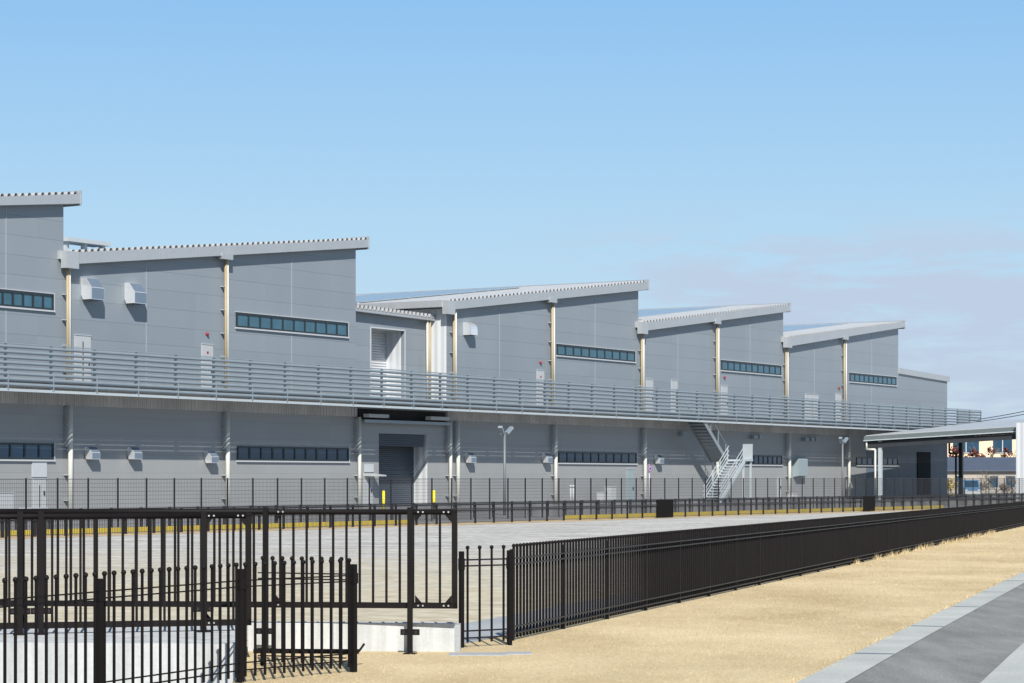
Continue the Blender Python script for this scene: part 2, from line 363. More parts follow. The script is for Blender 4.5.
struct('asphalt_path', sheet(4.04, 5.08, -40, 200, .026, gz, 80, 1), MT['asphalt'])
struct('paving_strip_road_side', sheet(5.08, 6.2, -40, 200, .03, gz, 80, 1), MT['paving'])
struct('road', sheet(6.2, 14, -40, 200, .0, gz, 80, 1), MT['asphalt'])
jb = MB()
for k in range(-4, 30):
    r = -1.1 + 4.4*k
    a = F0 + RX*r + QX*3.67; b = F0 + RX*r + QX*4.035; z = gz(a)+.034; e = RX*.035
    jb.quad((a.x-e.x,a.y-e.y,z), (b.x-e.x,b.y-e.y,z), (b.x+e.x,b.y+e.y,z), (a.x+e.x,a.y+e.y,z))
struct('paving_joints', jb, MT['joint'])
struct('concrete_path', sheet(-1.35, -.32, -1.2, 120, .006, lz, 60, 1), MT['patch'])
# yard between mesh fence and factory, straw edge
def fsheet(u0, u1, n0, n1, z):
    mb = MB(); a = FW(u0,n0,z); b = FW(u1,n0,z); c = FW(u1,n1,z); d = FW(u0,n1,z); mb.quad(a,b,c,d); return mb
struct('yard_pavement', fsheet(20, 330, 27.6, -30, G+.006), MT['yard'])
struct('straw_verge', fsheet(20, 270, 30.3, 27.6, G+.006), MT['straw'])

# dry grass blades (uncountable)
def blades():
    vs = []; fs = []
    R = random.Random(3)
    def blade(p, h, wd):
        an = R.uniform(0, 2*PI); ln = R.uniform(.3, 1.3)*h; t = Vector((math.cos(an), math.sin(an), 0)); e = Vector((-t.y, t.x, 0))*wd
        b = Vector((p.x, p.y, p.z)); o = len(vs)
        vs.extend([tuple(b-e), tuple(b+e), tuple(b + t*ln + Vector((0,0,h)))]); fs.append((o, o+1, o+2))
    n = 0
    while n < 70000:
        r = -6.5 + 100*R.random()**2.3
        q = R.uniform(.06, 3.72) if r > -1.6 else R.uniform(-2.4, 3.72)
        p = F0 + RX*r + QX*q
        if r <= -1.6 and p.x < -2.2: continue
        p.z = gz(p)+.003
        k = 1.0 + max(0, r)*.017
        blade(p, R.uniform(.006,.020)*k, R.uniform(.0012,.0028)*k); n += 1
    for _ in range(5200):                       # longer tufts against the fence foot and along the kerb
        r = R.uniform(-1.4, 75); edge = R.random() < .6
        q = R.gauss(.03, .05) if edge else 3.64 + R.gauss(0, .03)
        p = F0 + RX*r + QX*q; p.z = gz(p)+.003
        patch = math.sin(r*.9)+math.sin(r*2.3+1) + (1.2 if 30 < r < 60 else 0)
        if edge and not 24 < r < 58: continue
        if patch < .2: continue
        h = R.uniform(.04,.13) if edge else R.uniform(.02,.05)
        blade(p, h*(1+max(0,r)*.006), R.uniform(.002,.005)*(1+max(0,r)*.03))
    for _ in range(3800):                       # ragged turf edge lapping over the paving
        r = -5.5 + 45*R.random()**1.4; wob = .05*math.sin(r*1.9)+.04*math.sin(r*5.3+1)
        p = F0 + RX*r + QX*(3.66 + wob*.8 + R.gauss(0,.022)); p.z = gz(p)+.02
        blade(p, R.uniform(.008,.024)*(1+max(0,r)*.03), R.uniform(.0015,.003)*(1+max(0,r)*.03))
    mb = MB(); mb.v = vs; mb.f = fs; mb.sm = [False]*len(fs)
    return mb
tag(blades().build('dry_grass', MT['blade'], fix=False), 'dead straw coloured turf between the black fence and the paved path', 'grass', kind='stuff')

# ================================================================ FACTORY
fac_ = thing('factory_building', 'long grey metal factory with stepped mono-pitch roofs and a walkway along the first floor', 'factory', (ORG.x, ORG.y, 0), ROTF)
def LB(): return MB()      # local coords: x=u, y=-n, z
DEPTH = 46.0
OV = .40
ND = 2.4
_zb = [fz(x, 391.2+(425.8-391.2)*x/816.0, ND) for x in (0, 400, 816)]
_zt = [fz(x, 342.8+(398.3-342.8)*x/816.0, ND) for x in (0, 400, 816)]
ZDB, ZDT = sum(_zb)/3, sum(_zt)/3
DECKZ = ZDB + .52

ZBASE = G - .3
# block: (wall x left px, wall x right px, fascia top line, fascia bottom line, roof left px, roof right px)
def line(p, q, dz=0.0):
    """pixel line on the fascia plane -> function z(u)"""
    u0, z0 = fp(p[0], p[1], OV); u1, z1 = fp(q[0], q[1], OV)
    return lambda u: dz + z0 + (z1-z0)*(u-u0)/(u1-u0)
BL = [
 dict(xl=-190, xr=63.5, top=((0,193.3),(80,191.0)), bot=((0,205.3),(80,203.6)), rl=-200, rr=80),
 dict(xl=63.5, xr=355.8, top=((79,249.0),(368,237.0)), bot=((80,263.6),(366,247.5)), rl=70, rr=368),
 dict(xl=446.5, xr=638.3, top=((450,300.3),(648,281.0)), bot=((456,309.2),(647,289.6)), rl=449, rr=648),
 dict(xl=638.3, xr=783.2, top=((645,321.6),(790,304.0)), bot=((649,330.2),(789,311.4)), rl=643, rr=790),
 dict(xl=783.2, xr=898.2, top=((788,337.0),(904.6,321.6)), bot=((790,346.2),(904,327.3)), rl=788, rr=904.6),
]
roofs = []
for i, b in enumerate(BL):
    u0, u1 = fu(b['xl']), fu(b['xr']); ft = line(*b['top'], -.17 if i < 2 else -.09); fb = line(*b['bot'])
    b['u0'], b['u1'], b['ft'], b['fb'] = u0, u1, ft, fb
    mb = LB(); mb.prism([(u0+.004,ZBASE),(u1-.004,ZBASE),(u1-.004,fb(u1)+.05),(u0+.004,fb(u0)+.05)], 1, 0, DEPTH)
    wall = mb.build('wall', MT['clad'], fac_); b['wall'] = wall
    # corrugated roof deck, ribs running into the depth
    ra, rb = fu(b['rl'], OV), fu(b['rr'], OV); pit = .46; amp = .15; n = int((rb-ra)/pit)
    pts = []
    for k in range(n):
        x = ra + k*pit
        for dx, hh in ((0,0),(.12,0),(.19,amp),(.34,amp),(.41,0)): pts.append((x+dx, ft(x+dx)+hh))
    pts.append((ra+n*pit, ft(ra+n*pit)))
    mb = LB(); vs_ = [(x, -OV+.02, z) for x, z in pts] + [(x, DEPTH, z) for x, z in pts]; m = len(pts)
    mb.add(vs_, [(k, k+1, m+k+1, m+k) for k in range(m-1)])
    # thin flat deck below so the roof is not paper-thin
    mb.prism([(ra+.05, ft(ra)-.09),(rb-.3, ft(rb-.3)-.09),(rb-.3, ft(rb-.3)-.03),(ra+.05, ft(ra)-.03)], 1, -OV+.03, DEPTH-.02)
    rf = mb.build('roof', MT['roof'], fac_, fix=False)
    mb = LB(); mb.prism([(ra, fb(ra)),(rb, fb(rb)),(rb, ft(rb)+.02),(ra, ft(ra)+.02)], 1, -OV-.04, -OV+.015)
    mb.build('fascia', MT['fascia'], rf)
    mb = LB(); mb.prism([(rb-.02, ft(rb)-.55),(rb+.06, ft(rb)-.55),(rb+.06, ft(rb)+amp+.05),(rb-.02, ft(rb)+amp+.05)], 1, -OV-.06, DEPTH)
    mb.build('verge', MT['fascia'], rf)
    mb = LB(); mb.prism([(u0, fb(u0)-.03),(rb-.35, fb(rb-.35)-.03),(rb-.35, fb(rb-.35)+.05),(u0, fb(u0)+.05)], 1, -OV+.03, -.004)
    mb.build('eave_soffit', MT['under'], rf)
    roofs.append((rf, ra, rb))
    # vertical cover strips at the half bays
    mb = LB(); us = [u0 + (u1-u0)*.25, u0 + (u1-u0)*.75]
    for q in us[:1]: mb.box(q-.03, q+.03, -.015, -.001, DECKZ, fb(q)-.05)
    mb.build('cover_strip', MT['cover'], wall)
    mb = LB(); q = us[1]; mb.box(q-.03, q+.03, -.015, -.001, DECKZ, fb(q)-.05); mb.build('cover_strip', MT['cover'], wall)
    if i > 0:   # gutter along the low eave with a boxed end
        z1 = ft(ra)+.10; z0 = z1 - .86
        mb = LB(); mb.box(ra-.45, ra+.12, -OV+.25, DEPTH, z1-.42, z1); mb.box(ra-.38, ra+.5, -OV-.14, -OV+.245, z0, z1-.02)
        mb.build('gutter', MT['gutter'], rf)
    # mid bay rain head on the fascia
    if i > 0:
        um = fu({1:226.5, 2:552.5, 3:717.5, 4:845.5}[i], OV); zz = fb(um)
        mb = LB(); mb.box(um-.45, um+.45, -OV-.10, -OV+.2, zz-.22, zz+.12)
        mb.build('rain_head', MT['fascia'], rf)
    # solar arrays on the slope
    if i > 0:
        for (na, nb) in ((7.0 if i == 2 else 4.0, 20), (22, 40)):
            hp = .20 if i == 2 else .15
            mb = LB(); L0, L1 = ra+1.2, rb-(5.0 if i == 2 else 2.2); npan = 10
            for k in range(npan):
                a = L0 + (L1-L0)*k/npan; c = L0 + (L1-L0)*(k+.96)/npan
                mb.prism([(a, ft(a)+hp),(c, ft(c)+hp),(c, ft(c)+hp+.05),(a, ft(a)+hp+.05)], 1, na, nb)
            sa = mb.build('solar_array', MT['solar'], rf)
            mb = LB()
            for k in range(11):
                a = L0 + (L1-L0)*k/10
                for yy in (na+.3, nb-.3): mb.box(a-.05, a+.05, yy-.05, yy+.05, ft(a), ft(a)+hp-.001)
            for yy in (na+.3, nb-.3): mb.prism([(L0, ft(L0)+hp-.05),(L1, ft(L1)+hp-.05),(L1, ft(L1)+hp-.003),(L0, ft(L0)+hp-.003)], 1, yy-.06, yy+.06)
            mb.build('rack', MT['galv_pale'], sa)
# small white plant on the roof behind the first step
b = BL[1]; ua_, ub_ = fu(68,-14), fu(111,-14); zt_, zb_ = fz(90,239.6,-14), fz(90,243.6,-14)
mb = LB(); mb.box(ua_, ub_, 14, 15.4, zb_, zt_)
for q in (ua_+.3, (ua_+ub_)/2, ub_-.3): mb.box(q-.12, q+.12, 14.3, 14.6, b['ft'](q)-.02, zb_-.002)
mb.build('roof_plant', MT['white'], roofs[1][0])
# annex beyond the last step
uA, uB = fu(898.2)+.004, fu(947.3)
zA, zB = fz(900,372.5), fz(947,380.5)
mb = LB(); mb.prism([(uA,ZBASE),(uB,ZBASE),(uB,zB),(uA,zA)], 1, .012, 30); mb.build('wall', MT['clad'], fac_)
mb = LB(); mb.prism([(uA,zA-.12),(uB+.25,zB-.12),(uB+.25,zB+.38),(uA,zA+.38)], 1, -.14, .005)
mb.prism([(uA,zA+.06),(uB+.25,zB+.06),(uB+.25,zB+.3),(uA,zA+.3)], 1, .006, 30); mb.build('roof_edge', MT['fascia'], fac_)

# link bay: recessed upper wall with a shutter opening, wall with the big door below
LK0, LK1 = fu(355.8)+.004, fu(446.5)-.004
nR = -1.25
DT = 6.9                                    # split level just above the deck
def lu(x): return fu(x, nR)
zt0, zt1 = fz(358,310.5,nR+.4), fz(434,320,nR+.4)
def lzt(u): return zt0 + (zt1-zt0)*(u-lu(358))/(lu(434)-lu(358))
o0, o1, ozt = lu(371), lu(404.4), fz(388,329.6,nR)
mb = LB(); yb = -nR
mb.prism([(LK0,DECKZ),(o0,DECKZ),(o0,lzt(o0)),(LK0,lzt(LK0))], 1, yb, yb+.25)
mb.prism([(o1,DECKZ),(LK1,DECKZ),(LK1,lzt(LK1)),(o1,lzt(o1))], 1, yb, yb+.25)
mb.prism([(o0,ozt),(o1,ozt),(o1,lzt(o1)),(o0,lzt(o0))], 1, yb, yb+.25)
lw = mb.build('wall', MT['clad'], fac_)
mb = LB(); mb.box(o1, o1+.05, yb+.251, yb+1.35, DECKZ, ozt); mb.box(o0-.05, o0, yb+.251, yb+1.35, DECKZ, ozt); mb.box(o0-.05, o1+.05, yb+.251, yb+1.35, ozt+.002, ozt+.06)
mb.build('reveal', MT['pale_clad'], lw)
mb = LB(); mb.box(o0-.05, o1+.05, yb+1.36, yb+1.46, DECKZ, ozt); sh = mb.build('shutter', MT['shut'], lw)
mb = LB(); mb.box(o0-.07, o1+.07, yb-.03, yb-.001, ozt+.0, ozt+.09); mb.box(o0-.09, o0-.001, yb-.03, yb-.001, DECKZ, ozt-.002); mb.box(o1+.001, o1+.09, yb-.03, yb-.001, DECKZ, ozt-.002)
mb.build('door_trim', MT['trim'], lw)
# lean-to roof of the link
mb = LB(); pts = []; a = LK0; 
while a < lu(437):
    z = lzt(a)
    for dx, hh in ((0,.12),(.10,.12),(.17,.34),(.29,.34),(.36,.12)): pts.append((a+dx, z+hh-dx*.02))
    a += .42
m = len(pts); mb.add([(x,yb-.5,z) for x,z in pts]+[(x,DEPTH,z) for x,z in pts], [(k,k+1,m+k+1,m+k) for k in range(m-1)])
lr = mb.build('roof', MT['roof'], fac_, fix=False)
mb = LB(); mb.prism([(LK0,lzt(LK0)-.06),(lu(436),lzt(lu(436))-.06),(lu(436),lzt(lu(436))+.11),(LK0,lzt(LK0)+.11)], 1, yb-.46, yb+.2); mb.build('fascia', MT['fascia'], lr)
# pale side wall of the next block where it stands forward
c = BL[2]; mb = LB(); mb.box(c['u0']-.05, c['u0']-.001, .0, DEPTH, DECKZ, c['fb'](c['u0'])+.1); mb.build('side_wall', MT['pale_clad'], fac_)
mb = LB(); mb.box(LK0+.1, LK0+.45, yb-.2, yb-.001, fz(360,337,nR), fz(360,333,nR)); mb.box(LK0+.5, LK0+.9, yb-.25, yb-.001, fz(360,336.6,nR), fz(360,332.6,nR)); mb.build('floodlight', MT['white'], fac_)
# lower link wall with the big door
p0, p1, pzt = fu(378.8), fu(427.3), fz(400,434)
mb = LB()
mb.box(LK0,p0,0,.25,ZBASE,DECKZ+.2); mb.box(p1,LK1,0,.25,ZBASE,DECKZ+.2); mb.box(p0,p1,0,.25,pzt,DECKZ+.2)
lw2 = mb.build('wall', MT['clad_low'], fac_)
mb = LB(); mb.box(p1,p1+.06,.252,1.0,ZBASE,pzt); mb.box(p0-.06,p0,.252,1.0,ZBASE,pzt); mb.box(p0-.06,p1+.06,.252,1.0,pzt+.002,pzt+.06); mb.build('reveal', MT['pale_clad'], lw2)
mb = LB(); mb.box(p1-.012,p1-.001,.0,.25,ZBASE,pzt); mb.build('door_jamb', MT['pale_clad'], lw2)
mb = LB(); mb.box(p0-.06,p1+.06,1.01,1.1,ZBASE,pzt); mb.build('shutter', MT['shut_dark'], lw2)
mb = LB(); mb.box(p0+.01,fu(424),.05,.70,fz(400,446.5),pzt-.01); mb.build('shutter_box', MT['shut_dark'], lw2)
mb = LB(); mb.box(LK0+.2, LK1-.2, -.06, -.001, fz(400,423), fz(400,410.5)); mb.build('louvre', MT['void'], lw2)
mb = LB(); mb.box(LK0+.2, LK1-.2, -.5, -.062, fz(400,424), fz(400,421)); mb.build('lintel_beam', MT['galv'], lw2)
for xa, xb, ya, ybx in ((367,387,413.8,417.2),(429,448,416.4,419.8)):
    mb = LB(); mb.box(fu(xa,.8), fu(xb,.8), -.95, -.55, fz(xa,ybx,.8), fz(xa,ya,.8)); mb.build('strip_light', MT['white'], fac_)

# lower storey cladding skin with a slightly different panel, one per bay
WALLZ = ZDB-.45
def lower_skin(xa, xb, m='clad_low'):
    mb = LB(); mb.box(fu(xa)+.01, fu(xb)-.01, -.012, -.0005, G, WALLZ); return mb.build('lower_wall', MT[m], fac_)
for xa, xb in ((-190,63.5),(63.5,355.8),(446.5,638.3),(638.3,783.2),(783.2,866)): lower_skin(xa, xb)
for xa, xb in ((866,898.2),(898.2,947.3)): lower_skin(xa, xb, 'clad_shade')  # bays below the canopy take the colour darkened for its shade
mb = LB(); mb.box(fu(-190), fu(947), -.05, -.0125, G-.1, G+.22); mb.build('plinth', MT['under'], fac_)

# windows -----------------------------------------------------------------
def window(xa, xb, yta, yba, ytb, ybb, panes, dark=False, gm=None):
    ua, ub = fu(xa), fu(xb); zt = (fz(xa,yta)+fz(xb,ytb))/2; zb = (fz(xa,yba)+fz(xb,ybb))/2
    y0 = -.0125 if dark else 0
    mb = LB(); mb.box(ua+.04, ub-.04, y0-.03, y0-.002, zb+.04, zt-.04); gl = mb.build('window', MT[gm or ('glass_dark' if dark else 'glass')], fac_)
    mb = LB(); fw = .09
    mb.box(ua,ub,y0-.075,y0-.001,zt-.09,zt); mb.box(ua,ub,y0-.075,y0-.001,zb,zb+.09)
    for k in range(panes+1):
        q = ua+.06 + (ub-ua-.12)*k/panes; mb.box(q-fw*.6, q+fw*.6, y0-.07, y0-.0015, zb+.091, zt-.091)
    mb.build('frame', MT['frame'], gl)
    mb = LB(); mb.box(ua-.06, ub+.06, y0-.11, y0-.001, zb-.085, zb-.003); mb.box(ub+.003, ub+.06, y0-.08, y0-.001, zb-.002, zt+.04)
    if not dark: mb.box(ua-.06, ub+.06, y0-.08, y0-.001, zt+.042, zt+.08)
    mb.build('sill', MT['trim'], gl)
window(-52, 53, 285.5, 302, 294.5, 309.8, 10)
window(235.6, 347.3, 313, 327.4, 323.5, 336.7, 10)
window(556.4, 634.6, 344.6, 355.7, 351.8, 361.6, 10)
window(721, 780.8, 360.3, 370.2, 366.3, 375.3, 10)
window(849.3, 896, 373, 381.6, 377.6, 385.5, 10)
window(-52, 53, 442, 459, 443, 459.5, 7, True, 'glass_sky_tint')
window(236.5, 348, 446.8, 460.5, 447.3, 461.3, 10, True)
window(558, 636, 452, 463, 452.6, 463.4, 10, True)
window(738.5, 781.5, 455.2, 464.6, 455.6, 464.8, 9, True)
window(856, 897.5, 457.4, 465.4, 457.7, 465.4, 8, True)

# hoods ---------------------------------------------------------------------
def hood(x, yb_, wdt, d, h, y0=0.0, slope=.45, round_=False):
    u = fu(x); z = fz(x, yb_); mb = LB()
    if round_:
        prof = [(y0-.01, z), (-d+y0, z)] + [(y0-.01-(d-.01)*math.cos(t), z + h*.45 + h*.55*math.sin(t)) for t in [PI/2*k/5 for k in range(6)]]
    else:
        prof = [(y0-.01, z+.25), (y0-.12, z), (-d+y0, z), (-d+y0, z+h*(1-slope)), (-d*.45+y0, z+h), (y0-.01, z+h)]
    mb.prism(prof, 0, u, u+wdt)
    o = mb.build('vent_hood', MT['hood'], fac_)
    mb = LB(); mb.box(u+.06, u+wdt-.06, -d+y0+.06, y0-.14, z-.012, z-.002); mb.build('grille', MT['frame'], o)
    if not round_:
        mb = LB(); mb.box(u+.025, u+wdt-.025, -d+y0-.012, -d+y0-.001, z+.03, z+h*(1-slope)-.02); mb.build('front_panel', MT['hood_front'], o)
        mb = LB(); a_ = Vector((0,-d+y0,z+h*(1-slope))); b_ = Vector((0,-d*.45+y0,z+h)); nn = Vector((0,-(b_.z-a_.z),(b_.y-a_.y))).normalized()
        if nn.z < 0: nn = -nn
        p_ = [a_+(b_-a_)*.05+nn*.002, b_-(b_-a_)*.05+nn*.002]; p_ += [p_[1]+nn*.01, p_[0]+nn*.01]
        mb.prism([(q.y,q.z) for q in p_], 0, u+.03, u+wdt-.03); mb.build('top_panel', MT['hood_front'], o)
hood(81, 299.5, .95, .68, 1.08); hood(124.3, 303.5, .95, .68, 1.05)
hood(463, 335, .75, .6, .82, round_=True)
for x, y in ((84.3,459.3),(126.8,459.3),(204,463),(464.5,462.8),(541.5,462.6),(654,463.6)):
    hood(x, y, .62, .48, .62, -.0125)

# pipes -----------------------------------------------------------------------
def pipe(x, zt, zb, r, m, n=.26, fun=True):
    u = fu(x, n); mb = LB(); mb.cyl((u,-n,zb),(u,-n,zt), r, 10); o = mb.build('downpipe', m, fac_)
    z = zb+.7
    while fun and z < zt-.3:
        mb = LB(); mb.box(u-r-.13, u+r*.2, -n-.02, -.014 if n > 0 else -n+.3, z-.018, z+.018); mb.build('clamp', MT['white'], o); z += 1.25
    return o
def twin(x, ytop):
    zt = fz(x, ytop, .26); pipe(x-.9, zt, DECKZ-.02, .085, MT['pipe_tan'], .22); pipe(x+1.0, zt, DECKZ-.02, .052, MT['pipe_cream'], .24, False)
for x, y in ((68.7,264),(226.8,258),(455,310),(553.3,301),(642.8,331),(717.8,322),(787,348),(845.3,338)): twin(x, y)
pipe(429.8, lzt(lu(429))+.0, DECKZ-.02, .085, MT['pipe_tan'], nR+.3, False)
pipe(427.4, lzt(lu(427))+.0, DECKZ-.02, .07, MT['pipe_cream'], nR+.3, False)
for x in (70.5,227.8,359.6,450.6,458.2,555.8,645.2,717.6,789.6,849.2):
    pipe(x, ZDB-.52, G, .125 if x not in (359.6,450.6) else .11, MT['pipe_cream'], .26)
    u = fu(x-2.6,.12); mb = LB(); mb.box(u-.14, u+.14, -.22, -.013, 3.2, ZDB-.6); mb.build('bracket_post', MT['under'], fac_)

# doors, boxes, lamps on the wall -------------------------------------------------
def door(x0, x1, yt, zb, m='white', y0=0.0, split=False, sign=False, name='door'):
    ua, ub = fu(x0), fu(x1); zt = fz(x0, yt); mb = LB()
    mb.box(ua, ub, y0-.06, y0-.001, zb, zt); d = mb.build(name, MT[m], fac_)
    mb = LB(); mb.box(ua-.02, ub+.02, y0-.09, y0-.001, zt+.002, zt+.035); mb.build('door_hood', MT['trim'], d)
    if split:
        mb = LB(); q = (ua+ub)/2; mb.box(q-.035, q+.035, y0-.066, y0-.0605, zb+.05, zt-.3); mb.build('meeting_gap', MT['frame'], d)
    mb = LB(); q = ub-.15; mb.box(q-.03, q+.03, y0-.12, y0-.0605, zb+.95, zb+1.15); mb.build('handle', MT['frame'], d)
    if sign:
        mb = LB(); q = (ua+ub)/2; mb.cyl((q,y0-.0605,zt-.42),(q,y0-.075,zt-.42),.075,12); mb.build('marker', MT['red'], d)
door(74.2,90,335,DECKZ,split=True); door(201.3,212.3,344.3,DECKZ,sign=True); door(536.5,543.6,370.2,DECKZ,sign=True)
door(645.8,652.6,379.2,DECKZ); door(671,676.8,380.4,DECKZ); door(720.8,727,385.6,DECKZ); door(805,818,394,DECKZ,split=True); door(835.6,840.8,393.6,DECKZ)
for x, y in ((206.5,334),(540,362.6),(724,377.6),(838.5,388)):
    u, z = fp(x, y); mb = LB(); mb.cyl((u,-.001,z),(u,-.10,z),.09,12); mb.ball((u,-.11,z),.075,10,6); mb.build('alarm_lamp', MT['red'], fac_)
door(32,45,479,G+.02,y0=-.0125,split=True); door(363.2,371.5,477,G+.02,y0=-.0125) ; door(626.2,633,469,G+.02,'panel_blue',-.0125); door(776.8,780.4,478.5,G+.02,y0=-.0125)
mb = LB(); mb.box(fu(31.5),fu(46),-.06,-.0125,fz(40,477),fz(40,460)); mb.build('louvre', MT['trim'], fac_)
mb = LB(); mb.box(fu(364),fu(373),-.05,-.0125,fz(368,472),fz(368,464)); mb.build('notice_panel', MT['trim'], fac_)
ua, ub = fu(363), fu(372.5); z = fz(368,476)
mb = LB(); mb.prism([(-.013,z),(-1.0,z-.02),(-1.0,z+.06),(-.013,z+.16)], 0, ua, ub); mb.build('door_canopy', MT['white'], fac_)
ua, ub = fu(792.8), fu(801.5); z0, z1 = fz(798,477), fz(798,457)
mb = LB(); mb.prism([(-.013,z0),(-.55,z0+.1),(-.55,z1-.2),(-.35,z1),(-.013,z1)], 0, ua, ub); mb.build('wall_cabinet', MT['panel_blue'], fac_)
for x, y in ((680,434),(751.5,437),(757,437),(803,439.4),(808.5,439.4),(813.5,439.4)):
    u, z = fp(x, y); mb = LB(); mb.box(u-.35,u+.35,-.4,-.013,z-.13,z+.13); mb.build('wall_lamp', MT['galv'], fac_)
# dark doorway under the canopy
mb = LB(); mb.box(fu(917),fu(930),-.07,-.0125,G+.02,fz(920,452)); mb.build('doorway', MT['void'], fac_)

# walkway deck ------------------------------------------------------------------------
d0, d1 = fu(-150, ND), fu(981, ND)
mb = LB(); mb.box(d0, d1, -ND+.42, -.0125, DECKZ-.15, DECKZ-.02); dk = mb.build('walkway_deck', MT['deck'], fac_)
mb = LB(); mb.box(d0, d1, -ND-.02, -ND+.115, ZDB-.04, ZDB+.09); mb.build('edge_beam', MT['galv_pale'], dk)
for a, c in ((d0, LK0), (LK1, fu(947))):
    mb = LB(); mb.box(a, c, -.10, -.0126, ZDB-.50, ZDB+.45); mb.build('spandrel', MT['soffit'], fac_)
# horizontal rails
NB = 8; step = (ZDT-.06-(ZDB+.14))/NB
for k in range(NB):
    z = ZDB+.14 + step*(k+.55); hh = .155 if k > 2 else .165
    mb = LB(); mb.prism([(-ND-.02,z-hh/2),(-ND+.03,z-hh/2),(-ND+.03,z+hh/2),(-ND-.01,z+hh/2),(-ND-.065,z+hh*.22),(-ND-.065,z-hh*.12)], 0, d0, d1); mb.build('rail', MT['galv'], dk)
mb = LB(); mb.box(d0,d1,-ND-.04,-ND+.08,ZDT-.05,ZDT); mb.build('top_rail', MT['galv'], dk)
u = fu(7, ND)-12*3.04
while u < d1:
    if u > d0:
        mb = LB(); mb.box(u-.05,u+.05,-ND+.04,-ND+.16,ZDB+.10,ZDT-.052); mb.build('rail_post', MT['galv'], dk)
        mb = LB(); mb.box(u-.03,u+.03,-ND-.085,-ND-.066,ZDB+.08,ZDB+.14+step*3); mb.build('rail_clip', MT['galv'], dk)
    u += 3.04
# return at the far end
mb = LB()
for k in range(NB):
    z = ZDB+.14+step*(k+.55); mb.box(d1+.002,d1+.06,-ND,-.0,z-.07,z+.07)
mb.box(d1+.061,d1+.12,-ND,-ND+.1,ZDB,ZDT); mb.box(d1+.061,d1+.12,-.1,0,ZDB,ZDT); mb.build('end_rail', MT['galv'], dk)

# outside stair --------------------------------------------------------------------------
st = bpy.data.objects.new('stair', None)
def stair():
    uL = fu(735.5, 3.0); zL = fz(735.5, 459.5, 3.0); run = 4.1
    mbL = LB()
    # landing
    mbL.box(uL, uL+1.4, -3.75, -1.0, zL-.12, zL); root = mbL.build('stair', MT['galv_pale'], fac_)
    def flight(ua, za, ub, zb, n0, n1, m, nstep):
        mb = LB()
        for n in (n0, n1): mb.bar((ua,-n,za-.1),(ub,-n,zb-.1),.06,.30)
        mb.build('stringer', m, root)
        mb = LB()
        for k in range(nstep):
            t = (k+.5)/nstep; u_ = ua+(ub-ua)*t; z_ = za+(zb-za)*t
            mb.box(u_-.15,u_+.15,-n1+.035,-n0-.035,z_-.03,z_+.02)
        mb.build('tread', m, root)
        for n in (n0, n1):
            mb = LB()
            for hh in ((1.0,.66,.34) if m == MT['galv_pale'] else (1.0,)): mb.bar((ua,-n,za+hh),(ub,-n,zb+hh),.045,.045)
            for k in range(4):
                t = (k+.15)/3.35; u_ = ua+(ub-ua)*t; z_ = za+(zb-za)*t; mb.box(u_-.025,u_+.025,-n-.025,-n+.025,z_-.05,z_+1.0)
            mb.build('handrail', m, root)
    flight(uL, zL, uL-run, G+.15, 2.45, 3.75, MT['galv_pale'], 15)
    flight(uL, zL, uL-run*1.0, DECKZ-.1, 1.0, 2.3, MT['stair_shade'], 14)
    # underside plate of the upper flight
    mb = LB(); mb.bar((uL,-1.65,zL-.16),(uL-run,-1.65,DECKZ-.06),1.24,.02); mb.build('soffit_plate', MT['stair_shade'], root)
    # landing guard
    mb = LB()
    for k in range(17):
        n = 2.95 + .75*k/16; mb.box(uL+1.36,uL+1.39,-n-.02,-n+.02,zL+.05,zL+1.12)
    for z in (zL+.05, zL+1.12): mb.box(uL+1.35,uL+1.40,-3.74,-2.93,z-.03,z+.03)
    mb.build('landing_guard', MT['galv_pale'], root)
    for u_, n in ((uL+.1,3.6),(uL+1.3,3.6),(uL+.1,1.1),(uL+1.3,1.1)):
        mb = LB(); mb.box(u_-.06,u_+.06,-n-.06,-n+.06,G,zL-.12); mb.build('stair_post', MT['galv_pale'], root)
stair()

# ================================================================ THINGS IN THE YARD (facade frame)
def fthing(name, label, cat, u, n, z=G, group=None):
    o = thing(name, label, cat, FW(u, n, z), ROTF, group); return o, (u, -n, z)

# canopy on the right
uc = 177.4
cn, base = fthing('canopy', 'open sided loading canopy with pale metal roof at the far end of the factory', 'canopy', uc, 4.7)
cn.location.z = G
def cz(u, n): return 4.78 + .048*(n-4.3) + .062*(u-uc)
def CB(): return MB()
n0, n1, uE = 3.5, 24.0, uc+27
mb = CB()
def slab(mb, ua, ub, na, nb, dz0, dz1):
    v = [(ua,-na,cz(ua,na)+d) for d in (dz0,dz1)]
    vs_ = []
    for d in (dz0, dz1):
        for (a, b) in ((ua,na),(ub,na),(ub,nb),(ua,nb)): vs_.append((a,-b,cz(a,b)+d))
    mb.add(vs_, [(0,3,2,1),(4,5,6,7),(0,1,5,4),(1,2,6,5),(2,3,7,6),(3,0,4,7)])
slab(mb, uc-.2, uE, n0, n1, .30, .42); mb.build('roof', MT['roof'], cn, base)
mb = CB(); slab(mb, uc-.34, uc-.21, n0-.1, n1, .06, .36); mb.build('fascia', MT['canopy_face'], cn, base)
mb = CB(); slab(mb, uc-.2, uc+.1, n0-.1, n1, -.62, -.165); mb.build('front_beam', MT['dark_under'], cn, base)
mb = CB(); slab(mb, uc-.46, uc-.345, n0-.1, n1, -.04, .045); mb.build('gutter', MT['galv_pale'], cn, base)
for k in range(6):
    mb = CB(); a = uc + k*5.2; slab(mb, a, a+.22, n0, n1, -.16, .16); mb.build('beam', MT['dark_under'], cn, base)
